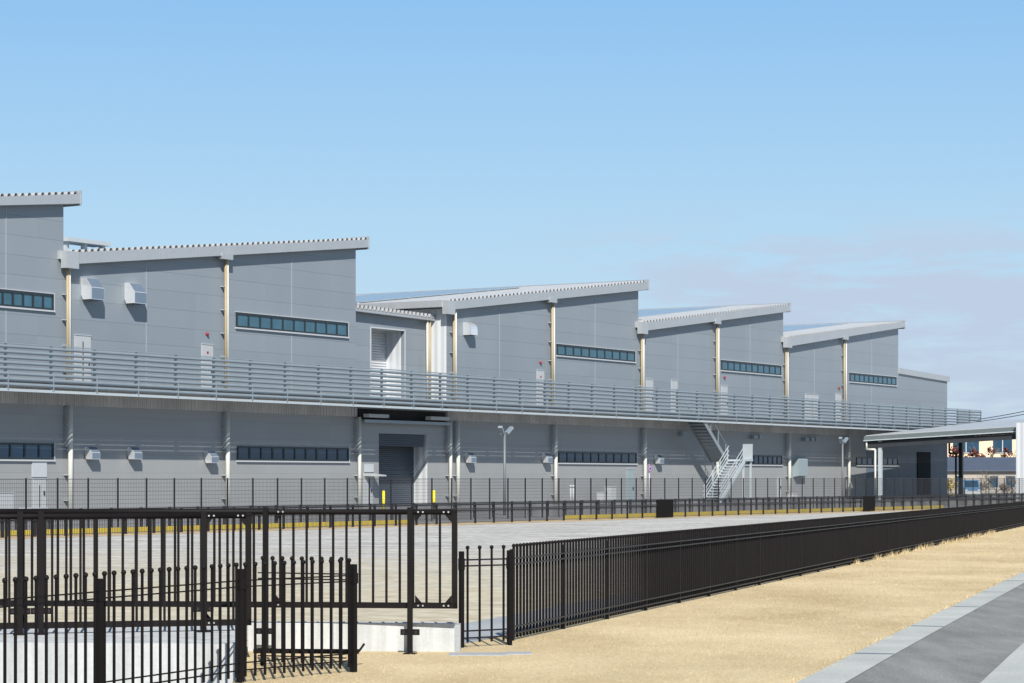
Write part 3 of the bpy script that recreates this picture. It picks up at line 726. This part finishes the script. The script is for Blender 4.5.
mb = CB(); slab(mb, uc-.2, uE, n0, n1, .17, .296); slab(mb, uc+1.5, uE, 2.5, n0+.01, .17, .296); mb.build('ceiling', MT['dark_under'], cn, base)
mb = CB(); slab(mb, uc-.2, uE, n0-.15, n0-.002, .0, .299); mb.build('edge_beam', MT['fascia'], cn, base)
nL = 4.7
for (u_, n_, w_, m_) in ((uc, nL, .28, 'galv_pale'), (uc+26, nL+6, .3, 'under')):
    mb = CB(); mb.box(u_-w_/2,u_+w_/2,-n_-w_/2,-n_+w_/2,G,cz(u_,n_)-.12); mb.build('column', MT[m_], cn, base)
# column further under the roof, near-black colour standing in for shade; pale corner pier
def ray_u(x, u_):   # n at which pixel column x meets the plane u = u_
    lo, hi = -20, 60
    for _ in range(60):
        m = (lo+hi)/2; p = FW(u_, m)
        if 512+FPX*p.x/p.y < x: lo = m
        else: hi = m
    return lo
u2 = uc+14; n2 = ray_u(961, u2)
mb = CB(); mb.box(u2-.16,u2+.16,-n2-.16,-n2+.16,G,cz(u2,n2)-.0); mb.build('column', MT['frame'], cn, base)
mb = CB(); mb.tube([(u2-.3,-n2+.35,G),(u2-.3,-n2+.35,3.8),(u2-.3,-n2+.95,3.8),(u2-.3,-n2+.95,4.9)],.09,8); mb.build('drain_pipe', MT['frame'], cn, base)
n3 = ray_u(1023.5, uc-.6)
mb = CB(); mb.box(uc-.9,uc-.35,-n3-.55,-n3+.5,G,cz(uc,n3)+.62); mb.build('pier', MT['pale_clad'], cn, base)
mb = CB(); mb.tube([(uc-.25,-nL+.34,G),(uc-.25,-nL+.34,4.0),(uc-.25,-nL+1.1,4.0),(uc-.25,-nL+1.1,4.75)],.08,8); mb.build('drain_pipe', MT['pipe_cream'], cn, base)
for (u_, n_) in ((uc+6,8),(uc+12,13),(uc+6,17)):
    mb = CB(); mb.box(u_-.4,u_+.4,-n_-.4,-n_+.4,cz(u_,n_)+.1,cz(u_,n_)+.28); mb.build('ceiling_lamp', MT['white'], cn, base)

# mesh fence
def fence_line(n): return n
NM = 25.0
mf, base = fthing('mesh_fence', 'tall dark wire mesh fence running along the whole yard in front of the factory', 'fence', fu(508,NM), NM)
DM = 1.47; HMF = 1.78
us = [fu(508,NM) + k*(1.5065 if k < 0 else 1.468) for k in range(-34, 75)]
us = [u for u in us if u < fu(1060,NM)]
us = [u for u in us if u > fu(-150,NM)]
for i, u in enumerate(us):
    mb = MB(); mb.box(u-.024,u+.024,-NM-.024,-NM+.024,G,G+HMF+.02); mb.build('post', MT['black_far'], mf, base)
    if i+1 < len(us):
        mb = MB(); nv = 18; DM = us[i+1]-u
        for k in range(1, nv):
            q = u + DM*k/nv; mb.bar((q,-NM-.05,G+.06),(q,-NM-.05,G+HMF),.006,.006)
        for k in range(13):
            z = G+.08+(HMF-.1)*k/12; wd = .02 if k == 12 else .009; mb.bar((u+.005,-NM-.058,z),(u+DM-.005,-NM-.058,z),wd,wd)
        mb.build('mesh_panel', MT['wire'], mf, base)

# low guard rails
def guard(n, d, label, h, pw, rails, x0=-150, x1=1060, phase=0, ref=512):
    o, base = fthing('guard_rail', label, 'railing', fu(ref,n), n)
    us = []; u = fu(ref,n)+phase - d*60
    while u < fu(x1,n):
        if u > fu(x0,n): us.append(u)
        u += d
    us = us[:99]
    for u in us:
        mb = MB(); mb.box(u-pw/2,u+pw/2,-n-pw/2,-n+pw/2,G,G+h); mb.build('post', MT['black_far'], o, base)
    for z in rails:
        mb = MB(); mb.box(us[0],us[-1],-n-.03-pw/2,-n-pw/2-.001,G+z-.025,G+z+.025); mb.build('rail', MT['black_far'], o, base)
    return o, base, us
go, gbase, gus = guard(29.2, 1.386, 'low dark two-rail barrier on the straw verge in front of the mesh fence', .80, .07, (.76,.52))
for a, b in zip(gus[:-1], gus[1:]):
    mb = MB()
    for k in range(1, 18): q = a+(b-a)*k/18; mb.box(q-.006,q+.006,-29.2-.012,-29.2,G+.04,G+.76)
    mb.box(a,b,-29.2-.014,-29.2-.0121,G+.05,G+.07); mb.build('mesh_panel', MT['wire'], go, gbase)
guard(22.4, 1.62, 'low dark barrier with thick posts standing behind the mesh fence beside the yellow kerb', .72, .085, (.68,.42))
# yellow kerb
for a, c in ((-160,407),(566,942)):
    mb = MB(); u0_, u1_ = fu(a,27.3), fu(c,27.3)
    mb.prism([(-27.3-.12,G-.02),(-27.3+.12,G-.02),(-27.3+.11,G+.16),(-27.3-.09,G+.16)],0,u0_,u1_)
    o, base = fthing('kerb', 'yellow painted kerb in front of the mesh fence, '+('left length that ends before the loading door' if a < 0 else 'right length past the outside stair'), 'kerb', u0_, 27.3)
    mb.build('kerb_block', MT['yellow'], o, base)
# folded black gate leaves in the guard rail
for x, lab in ((664.5,'dense black barred gate leaf in the low barrier below the outside stair'),(868.5,'dense black barred gate leaf in the low barrier near the canopy column')):
    u = fu(x,29.6); wl = 1.5; o, base = fthing('gate_leaf', lab, 'gate', u, 29.6)
    mb = MB()
    for z in (.08,.4,.78): mb.box(u-wl/2,u+wl/2,-29.63,-29.57,G+z-.03,G+z+.03)
    mb.build('frame', MT['black'], o, base)
    mb = MB()
    for k in range(28):
        q = u-wl/2+.02+(wl-.04)*k/27; mb.box(q-.018,q+.018,-29.66,-29.631,G+.03,G+.82)
    mb.build('bars', MT['black'], o, base)

# lamp posts
def lamp_post(x, n, ytop, lab):
    u = fu(x,n); z = fz(x,ytop,n); o, base = fthing('lamp_post', lab, 'lamp post', u, n, G, 'twin floodlight posts in the yard')
    mb = MB(); mb.cyl((u,-n,G),(u,-n,z),.075,10,.055); mb.build('pole', MT['pole'], o, base)
    mb = MB(); mb.box(u-.36,u+.36,-n-.03,-n+.03,z-.03,z+.03); mb.build('cross_arm', MT['pole'], o, base)
    for s in (-1,1):
        mb = MB(); a = Vector((u+s*.33,-n-.02,z+.13)); mb.bar(a+Vector((s*.2,-.06,.20)), a+Vector((-s*.14,.04,-.1)), .21,.13); mb.build('floodlight', MT['galv'], o, base)
lamp_post(504.6,20,434,'grey pole with twin floodlights in front of the plain lower wall left of centre')
lamp_post(842.6,18,443,'grey pole with twin floodlights near the canopy at the right end')
# bollards
for x, n, lab in ((383.6,4,'yellow bollard at the left side of the big loading door'),(434,4,'yellow bollard at the right side of the big loading door')):
    u = fu(x,n); o, base = fthing('bollard', lab, 'bollard', u, n, G, 'yellow bollards at the loading door')
    mb = MB(); mb.cyl((u,-n,G),(u,-n,G+1.02),.082,14); mb.ball((u,-n,G+1.02),.081,14,6); mb.build('post', MT['yellow_b'], o, base)
    mb = MB(); mb.cyl((u,-n,G),(u,-n,G+.03),.2,14); mb.build('base_plate', MT['pole'], o, base)
# road sign
u = fu(649.3,3.2); z = fz(649.3,468.5,3.2); o, base = fthing('traffic_sign', 'round red and blue no stopping sign on a thin pole by a cream downpipe', 'sign', u, 3.2)
mb = MB(); mb.cyl((u,-3.2,G),(u,-3.2,z+.3),.035,8); mb.build('pole', MT['trim'], o, base)
dn = Vector((0,-1,0))
def disc(r, r0, d, m, nm):
    mb = MB(); c = Vector((u,-3.2,z)); mb.cyl(c+dn*d, c+dn*(d+.012), r, 20); return mb.build(nm, MT[m], o, base)
disc(.27,0,.04,'sign_red','sign_plate'); disc(.20,0,.054,'white','sign_face')
disc(.11,0,.068,'sign_blue','sign_mark')
# white cabinets by the wall
for x, w_, yt, n, lab in ((602.3,.62,492.5,1.0,'short white cabinet against the factory wall under the dark window'),(610.5,.70,487,1.0,'taller white cabinet right of the short one under the dark window'),
                          (2,1.0,493,1.5,'white utility box at the left edge of the picture by the factory wall'),(792.5,.75,494,1.2,'small white box at the foot of a downpipe right of the stair'),(33.5,1.3,508.5,3.0,'low white box in front of the white double door at far left')):
    u = fu(x,n); z = fz(x,yt,n); o, base = fthing('cabinet', lab, 'cabinet', u, n, G)
    mb = MB(); mb.box(u-w_/2,u+w_/2,-n-.25,-n+.25,G+.06,z); mb.build('housing', MT['white'], o, base)
    mb = MB(); mb.box(u-w_/2-.03,u+w_/2+.03,-n-.28,-n+.28,z+.002,z+.04); mb.build('lid', MT['trim'], o, base)
    mb = MB(); mb.box(u-w_/2+.05,u+w_/2-.05,-n-.2,-n+.2,G,G+.058); mb.build('plinth', MT['pole'], o, base)
for x, lab in ((570.6,'left of a pair of thin pale posts by the factory wall'),(573.2,'right of a pair of thin pale posts by the factory wall')):
    u = fu(x,1.5); z = fz(x,485.5,1.5); o, base = fthing('pipe_post', lab, 'post', u, 1.5, G, 'pale posts by the wall')
    mb = MB(); mb.cyl((u,-1.5,G),(u,-1.5,z),.07,8); mb.build('stem', MT['white'], o, base)
    mb = MB(); mb.cyl((u,-1.5,z-.12),(u,-1.5,z+.03),.1,8); mb.build('cap', MT['trim'], o, base)

# ================================================================ NEAR FENCES
def ball_panel(mbp, a, b, npk, z0a, z0b, hgt=.98, skip_ends=True, ballr=.021, w=.0215):
    for k in range(npk):
        t = (k+.5)/npk; p = a.lerp(b, t); z = z0a + (z0b-z0a)*t
        d = (b-a).normalized()
        mbp.bar((p.x,p.y,z+.05),(p.x,p.y,z+hgt-.02),w,w,up=(d.x,d.y,0)); mbp.ball((p.x,p.y,z+hgt-.015),ballr,6,4)
def ball_fence(name, label, pts, npk, hgt=1.01, offset=.03, rails=True):
    """pts: post feet (x,y,z).  Pickets hang between thin twin rails at top and foot."""
    o = thing(name, label, 'fence', tuple(pts[0])); base = tuple(pts[0])
    for p in pts:
        mb = MB(); d = (pts[1]-pts[0]).normalized(); 
        mb.bar((p.x,p.y,p.z-.02),(p.x,p.y,p.z+hgt-.05),.04,.04,up=(d.x,d.y,0)); po = mb.build('post', MT['black'], o, base)
        mb = MB(); mb.bar((p.x,p.y,p.z+.765),(p.x,p.y,p.z+.88),.048,.048,up=(d.x,d.y,0))
        mb.build('clip', MT['black'], po, base)
    for a, b in zip(pts[:-1], pts[1:]):
        A = Vector((a.x,a.y,0)); B = Vector((b.x,b.y,0)); mb = MB()
        ball_panel(mb, A, B, npk, a.z, b.z, hgt, w=.0235 if len(pts) > 2 else .017)
        mb.build('picket_panel', MT['black'], o, base)
        fo = Vector(((B-A).normalized().y, -(B-A).normalized().x, 0))*(.019 if len(pts) > 2 else .0)
        for zz in (.865,.805,.165,.095):
            mb = MB(); mb.bar((a.x+fo.x,a.y+fo.y,a.z+zz),(b.x+fo.x,b.y+fo.y,b.z+zz),.014,.015); mb.build('rail', MT['rail_sheen'], o, base)
    return o
pts = []
for k in range(50):
    p = F0 + RX*(2.0*k); pts.append(Vector((p.x,p.y,gz(p)-.02)))
ball_fence('picket_fence', 'long black ball-topped picket fence running back along the dry grass strip', pts, 16)
# short closing piece beside the gate opening
a = gp(461.5,648,.0); b = gp(509.5,645.5,.0)
ball_fence('picket_fence', 'short black ball-topped fence piece with four wide-set pickets between gate and long fence', [a, b], 4, 1.0)
# left fence running towards the camera
tops = [(-1.35,20.0),(-2.21,18.96+.0),(-3.03,17.12),(-3.80,15.27),(-4.6,13.45)]
pts = [Vector((x,y,0)) for x, y in tops]
pts = [Vector((-1.36,20.0,0))] + [Vector((-1.36,20.0,0)) + Vector((-.82,-1.83,0)).normalized()*(1.0+0*k) for k in ()] + pts[1:]
o = thing('picket_fence', 'black ball-topped picket fence at lower left coming towards the viewer', 'fence', tuple(pts[0])); base = tuple(pts[0])
def panel_into(o, a, b, npk, base):
    mb = MB(); ball_panel(mb, Vector((a.x,a.y,0)), Vector((b.x,b.y,0)), npk, a.z, b.z, .98, w=.0165)
    for zz in (.835,.785,.165,.105): mb.bar((a.x,a.y,a.z+zz),(b.x,b.y,b.z+zz),.011,.011)
    mb.build('picket_panel', MT['black'], o, base)
def post_into(o, p, d, base, h=.93, wd=.045):
    mb = MB(); mb.bar((p.x,p.y,p.z-.02),(p.x,p.y,p.z+h),wd,wd,up=(d.x,d.y,0)); po = mb.build('post', MT['black'], o, base)
    mb = MB(); mb.bar((p.x,p.y,p.z+.765),(p.x,p.y,p.z+.855),wd+.012,wd+.012,up=(d.x,d.y,0))
    mb.build('clip', MT['black'], po, base)
dd = (pts[1]-pts[0]).normalized()
for p in pts: post_into(o, p, dd, base)
for k, (a, b) in enumerate(zip(pts[:-1], pts[1:])): panel_into(o, a, b, 12 if k == 0 else 16, base)
# short return panel behind it
a = Vector((-2.24,20.55,0)); b = Vector((-1.44,20.25,0))
o = thing('picket_fence', 'short black ball-topped return panel behind the end of the lower left fence', 'fence', tuple(a)); base = tuple(a)
panel_into(o, a, b, 9, base)

# concrete footing and kerb wall
mb = MB(); poly = [(-12,20.3),(-4.32,19.76),(-2.30,19.57),(-2.55,22.42),(-12,22.6)]
mb.prism(poly, 2, -.5, .276); tag(mb.build('gate_footing', MT['conc']), 'white concrete gate footing slab behind the lower left picket fence', 'footing')
mb = MB(); wl0, wl1 = Vector((-2.548,22.46,0)), Vector((-.55,22.34,0)); e = Vector((.06,1,0)).normalized()*.24
p4 = [wl0, wl1, wl1+e, wl0+e]; mb.prism([(p.x,p.y) for p in p4], 2, -.2, .275)
kw = thing('kerb_wall', 'low white concrete kerb wall under the black sliding gate', 'kerb wall', (-1.5,22.4,0))
mb.build('wall', MT['conc'], kw, (-1.5,22.4,0))
mb = MB(); q = wl0.lerp(wl1,.415); mb.box(q.x-.006,q.x+.006,q.y-.003,q.y+.002,0,.272); mb.build('joint', MT['under'], kw, (-1.5,22.4,0))
mb = MB(); mb.box(wl1.x+.001,wl1.x+.055,wl1.y-.005,wl1.y+.25,-.2,.262); mb.build('end_shade', MT['patch'], kw, (-1.5,22.4,0))  # darker grey-blue face imitates shadow on the end of the wall
for i, (x, y, sx, sy, lab) in enumerate(((478,655,.55,.16,'flat pale concrete pad at the foot of the wide-set pickets'),(519,654,.24,.14,'small pale concrete footing at the first post of the long fence'))):
    p = gp(x,y,0); mb = MB(); mb.prism([(p.x-sx/2,p.y-sy),(p.x+sx/2,p.y-sy*.9),(p.x+sx/2*.95,p.y+sy),(p.x-sx/2,p.y+sy*.9)],2,-.05,.013)
    tag(mb.build('concrete_pad', MT['patch']), lab, 'footing')

# sliding gates
def gate_leaf(name, label, A, B, z0, z1, spacing, guides, gusset_x):
    o = thing(name, label, 'gate', (A.x,A.y,0)); base = (A.x,A.y,0)
    d = (B-A).normalized(); L = (B-A).length; up = (-d.y, d.x, 0); nrm = Vector((d.y,-d.x,0))
    def P(t, z): q = A + d*t; return Vector((q.x,q.y,z))
    mb = MB(); mb.cyl(P(0,z1-.025), P(L,z1-.025), .027, 10); mb.build('top_tube', MT['black'], o, base)
    mb = MB(); mb.bar(P(0,z0+.028), P(L,z0+.028), .05,.055); mb.build('bottom_rail', MT['black'], o, base)
    for t in (0.0, L-.025): 
        mb = MB(); mb.bar(P(t,z0+.0), P(t,z1+.0), .05,.05,up=(d.x,d.y,0)); mb.build('stile', MT['black'], o, base)
    mb = MB(); n = int((L-.1)/spacing)
    for k in range(n):
        t = L-.05-spacing*(k+.9); mb.bar(P(t,z0+.055), P(t,z1-.05), .021,.021,up=(d.x,d.y,0))
    mb.build('bars', MT['black'], o, base)
    for t, s in gusset_x:
        for zz, v in ((z1-.05,-1),(z0+.055,1)):
            mb = MB(); a = P(t,zz)+nrm*.028; b_ = P(t+s*.065,zz)+nrm*.028; c_ = P(t,zz+v*.075)+nrm*.028; q = nrm*.006
            mb.add([a,b_,c_,a+q,b_+q,c_+q], [(0,1,2),(5,4,3),(0,3,4,1),(1,4,5,2),(2,5,3,0)]); mb.build('gusset', MT['black'], o, base)
    mb = MB()
    for t, s in gusset_x:
        for k in (.03,.075):
            for zz in (z1-.025, z0+.028): a = P(t+s*k,zz)+nrm*.026; mb.cyl(a, a+nrm*.012, .009, 8)
    mb.build('bolts', MT['bolt'], o, base)
    for gx, zb, lab in guides:
        Y = A.y + (B.y-A.y)*.5; q = None
        # where pixel column gx meets the leaf, moved a little forward
        lo, hi = 0.0, L
        for _ in range(40):
            m = (lo+hi)/2; pp = P(m,0)+nrm*.09
            if 512+FPX*pp.x/pp.y < gx: lo = m
            else: hi = m
        pp = P(lo,0)+nrm*.09
        pt = MB(); pt.bar((pp.x,pp.y,zb),(pp.x,pp.y,z1+.02),.048,.048,up=(d.x,d.y,0)); po = pt.build('guide_post', MT['black'], o, base)
        pt = MB(); pt.bar((pp.x-d.x*.09,pp.y-d.y*.09,zb+.21),(pp.x+d.x*.09,pp.y+d.y*.09,zb+.21),.03,.055); pt.build('bracket', MT['black'], po, base)
        pt = MB(); pt.bar((pp.x-d.x*.06,pp.y-d.y*.06,zb+.006),(pp.x+d.x*.06,pp.y+d.y*.06,zb+.006),.12,.012); pt.build('base_plate', MT['black'], po, base)
        pt = MB()
        for s in (-1,1): c_ = pp + d*s*.06 + Vector((0,0,zb+.21)); c_ = Vector((c_.x,c_.y,zb+.21)); pt.cyl(c_+nrm*.016, c_+nrm*.03, .018, 10)
        pt.build('roller', MT['black_far'], po, base)
    return o
A = Vector((-6.4,22.74,0)); B = Vector((-.52,22.12,0))
L = (B-A).length
gate_leaf('sliding_gate', 'black barred sliding gate leaf ending at right beside the wide-set pickets', A, B, .43, 1.372, .1285, [(410,.0,''),(265.6,.0,'')], [(L-.05,-1),(L-.40,1),(L-1.75,1)])
A = Vector((-7.2,20.05,0)); B = Vector((-2.385,21.3,0)); L = (B-A).length
gate_leaf('sliding_gate', 'nearer black barred sliding gate leaf at left standing on the white footing', A, B, .325, 1.352, .125, [(203.5,.276,''),(41,.276,''),(20,.276,'')], [(L-.05,-1),(L-.42,1)])
# steel bar with hooked end
p = Vector((-2.30,20.75,.13)); q = Vector((-1.36,20.68,.13))
o = thing('gate_stop_bar', 'black steel bar with hooked end lying low behind the short return panel', 'steel bar', (p.x,p.y,0)); base = (p.x,p.y,0)
mb = MB(); mb.bar(p,q,.045,.04); mb.bar(q+Vector((.0,0,.0)),q+Vector((.05,0,.07)),.03,.02); mb.build('bar', MT['black'], o, base)
for t in (.08,.55,.95):
    c_ = p.lerp(q,t); mb = MB(); mb.box(c_.x-.015,c_.x+.015,c_.y-.015,c_.y+.015,0,.109); mb.build('foot', MT['black'], o, base)

# ================================================================ FAR BACKGROUND (seen under the canopy)
def wpt(x, Y, y=None): return Vector(((x-512)/FPX*Y, Y, ZC + (HZ-(y if y is not None else HZ))*Y/FPX))
# apartment house
Y = 330; a = wpt(905,Y); c = wpt(1075,Y); zt = 8.4
ap = thing('apartment_house', 'peach apartment house with dark windows seen beneath the canopy roof', 'house', ((a.x+c.x)/2,Y,-.4)); base = ((a.x+c.x)/2,Y,-.4)
mb = MB(); mb.box(a.x,c.x,Y,Y+10,-.4,zt); mb.build('wall', MT['peach'], ap, base)
mb = MB(); mb.box(a.x-.3,c.x+.3,Y-.4,Y+10.4,zt+.01,zt+.35); mb.build('roof', MT['slate'], ap, base)
for xa, xb in ((912,925),(932,947),(953,979),(993,1012),(1020,1034),(1044,1060)):
    p = wpt(xa,Y); q = wpt(xb,Y)
    mb = MB(); mb.box(p.x,q.x,Y-.06,Y-.004,ZC+(HZ-452.5)*Y/FPX,ZC+(HZ-436)*Y/FPX); wn = mb.build('window', MT['glass_dark'], ap, base)
    mb = MB(); m_ = (p.x+q.x)/2; mb.box(m_-.06,m_+.06,Y-.09,Y-.061,ZC+(HZ-452.5)*Y/FPX,ZC+(HZ-436)*Y/FPX); mb.box(p.x-.1,q.x+.1,Y-.14,Y-.005,ZC+(HZ-453.2)*Y/FPX,ZC+(HZ-452.6)*Y/FPX); mb.build('frame', MT['trim'], wn, base)
    mb = MB(); mb.box(p.x-.2,q.x+.2,Y-1.2,Y-.15,ZC+(HZ-457.5)*Y/FPX,ZC+(HZ-456.6)*Y/FPX); mb.build('balcony', MT['peach'], ap, base)
# low house with slate roof
Y = 285; a = wpt(915,Y); c = wpt(1060,Y); base = ((a.x+c.x)/2,Y,-.4)
lh = thing('low_shed', 'long low beige shed with slate blue roof in front of the peach house', 'shed', base)
ze = ZC+(HZ-470.5)*Y/FPX; zr = ZC+(HZ-457.2)*(Y+4)/FPX
mb = MB(); mb.box(a.x,c.x,Y,Y+8,-.4,ze+.1); mb.build('wall', MT['beige'], lh, base)
mb = MB(); mb.prism([(Y-.5,ze-.1),(Y-.5,ze+.06),(Y+4,zr),(Y+8.5,ze+.06),(Y+8.5,ze-.1)],0,a.x-.4,c.x+.4); mb.build('roof', MT['slate'], lh, base)
for xa, xb in ((955,962),(990,998),(1006,1015),(1030,1040)):
    p = wpt(xa,Y); q = wpt(xb,Y); mb = MB(); mb.box(p.x,q.x,Y-.06,Y-.004,.5,1.9); wn = mb.build('window', MT['glass_dark'], lh, base)
    mb = MB(); mb.box(p.x-.08,q.x+.08,Y-.12,Y-.005,.38,.495); mb.build('sill', MT['trim'], wn, base)

def crown(name, c, rx, rz, n, leaf, m, parent, base, R):
    mb = MB()
    cl = [(Vector((R.gauss(0,.45)*rx, R.gauss(0,.45)*rx, R.gauss(0,.42)*rz)), R.uniform(.25,.5)*rx) for _ in range(9)]
    for _ in range(n):
        cc, rr = R.choice(cl); p = c + cc + Vector((R.gauss(0,1),R.gauss(0,1),R.gauss(0,.8)))*rr*.6
        t = Vector((R.gauss(0,1),R.gauss(0,1),R.gauss(0,1))).normalized(); e = t.cross(Vector((R.gauss(0,1),R.gauss(0,1),R.gauss(0,1)))).normalized(); s = leaf*R.uniform(.6,1.3)
        mb.quad(p-t*s, p+e*s*.55, p+t*s, p-e*s*.55)
    return mb.build(name, m, parent, base, fix=False)
def branches(mb, p, d, L, r, depth, R):
    q = p + d*L; mb.cyl(p, q, r, 5, r*.65, cap=False)
    if depth == 0: return
    for _ in range(R.choice((2,3,3))):
        nd_ = (d + Vector((R.gauss(0,.55),R.gauss(0,.55),R.gauss(0,.3)+.08))).normalized(); branches(mb, p+d*L*R.uniform(.6,1), nd_, L*R.uniform(.6,.85), r*.6, depth-1, R)
def tree(name, label, x, Y, h, m, rx, rz, n, leaf, seed, bare=False, group=None):
    R = random.Random(seed); p = wpt(x,Y); base = (p.x,p.y,-.4)
    o = thing(name, label, 'tree' if 'tree' in name else 'shrub', base, 0, group)
    mb = MB(); b0 = Vector(base)
    if bare:
        branches(mb, b0, Vector((0,0,1)), h*.34, .09, 5, R); mb.build('trunk', MT['bark'], o, base)
    else:
        branches(mb, b0, Vector((0,0,1)), h*.4, .12, 2, R); mb.build('trunk', MT['bark'], o, base)
        crown('crown', b0+Vector((0,0,h*.62)), rx, rz, n, leaf, m, o, base, R)
tree('rust_tree','rust red leafed tree left of the dark canopy column',953,300,7.4,MT['leaf_red'],1.6,2.2,500,.22,1)
for i, (x, lab) in enumerate(((975,'rust red tree just right of the dark canopy column'),(987,'small rust red tree before the middle of the peach wall'),(1007,'rust red tree near the pale canopy pier'))):
    tree('rust_tree', lab, x, 305+i*2, 8.0, MT['leaf_red'], .95, 1.25, 260, .17, 5+i, group='rust red trees before the peach house')
tree('bare_tree','leafless grey tree standing before the beige shed',986,245,3.6,None,0,0,0,0,11,True)
tree('bare_tree','smaller leafless tree close to the pale canopy pier',1013,240,2.7,None,0,0,0,0,12,True)
tree('bare_tree','low leafless tree right of the blue van',996,250,2.3,None,0,0,0,0,14,True)
tree('yellow_shrub','yellow leafed shrub just past the corner of the factory wall',951,235,2.2,MT['leaf_yellow'],.55,.8,350,.12,21)
for i,(x,Y_,lab) in enumerate(((968,255,'brown dry shrub behind the blue van'),(980,252,'brown dry shrub left of the bare tree'),(1004,250,'brown dry shrub under the shed window'))):
    tree('dry_shrub', lab, x, Y_, 1.5, MT['bark'], .9, .55, 300, .13, 31+i)
# hedge/verge behind the yard
# blue van
Yc = 226; p = wpt(969,Yc); base = (p.x,Yc,-.4)
cr = thing('parked_van', 'small blue van with white front parked behind the dark canopy column', 'van', base)
mb = MB(); x0, x1 = p.x-.78, p.x+.78
mb.prism([(Yc-1.7,-.1),(Yc+1.7,-.1),(Yc+1.7,1.35),(Yc+1.5,1.5),(Yc-.9,1.5),(Yc-1.35,.75),(Yc-1.7,.6)],0,x0,x1); mb.build('body', MT['car'], cr, base)
mb = MB(); mb.add([(x0+.1,Yc-1.355,.80),(x1-.1,Yc-1.355,.80),(x1-.14,Yc-.97,1.42),(x0+.14,Yc-.97,1.42),(x0+.1,Yc-1.33,.78),(x1-.1,Yc-1.33,.78),(x1-.14,Yc-.94,1.40),(x0+.14,Yc-.94,1.40)],[(0,1,2,3),(7,6,5,4),(0,4,5,1),(1,5,6,2),(2,6,7,3),(3,7,4,0)]); mb.build('windscreen', MT['glass_dark'], cr, base)
mb = MB(); mb.box(x0+.02,x1-.02,Yc-1.76,Yc-1.701,.0,.42); mb.build('bumper', MT['white'], cr, base)
for sx in (x0+.18,x1-.18):
    mb = MB(); mb.box(sx-.13,sx+.13,Yc-1.78,Yc-1.702,.43,.57); mb.build('headlight', MT['hood'], cr, base)
    for yy in (Yc-1.15,Yc+1.15): mb = MB(); mb.cyl((sx-.09,yy,-.12),(sx+.09,yy,-.12),.28,14); mb.build('wheel', MT['tyre'], cr, base)
# overhead cables
for i, (ya, yb_) in enumerate(((409.5,421),(412.5,423))):
    mb = MB(); pts = []
    for k in range(25):
        t = k/24; x = 968+ t*110; y = yb_ + (ya-yb_)*((x-968)/56.0) + 3.0*math.sin(PI*min(1,t))*.6; q = wpt(x, 300+i*3, y); pts.append(q)
    mb.tube(pts, .05, 5); tag(mb.build('overhead_cable', MT['frame']), ('upper' if i == 0 else 'lower')+' thin overhead cable above the canopy at the right edge', 'cable')
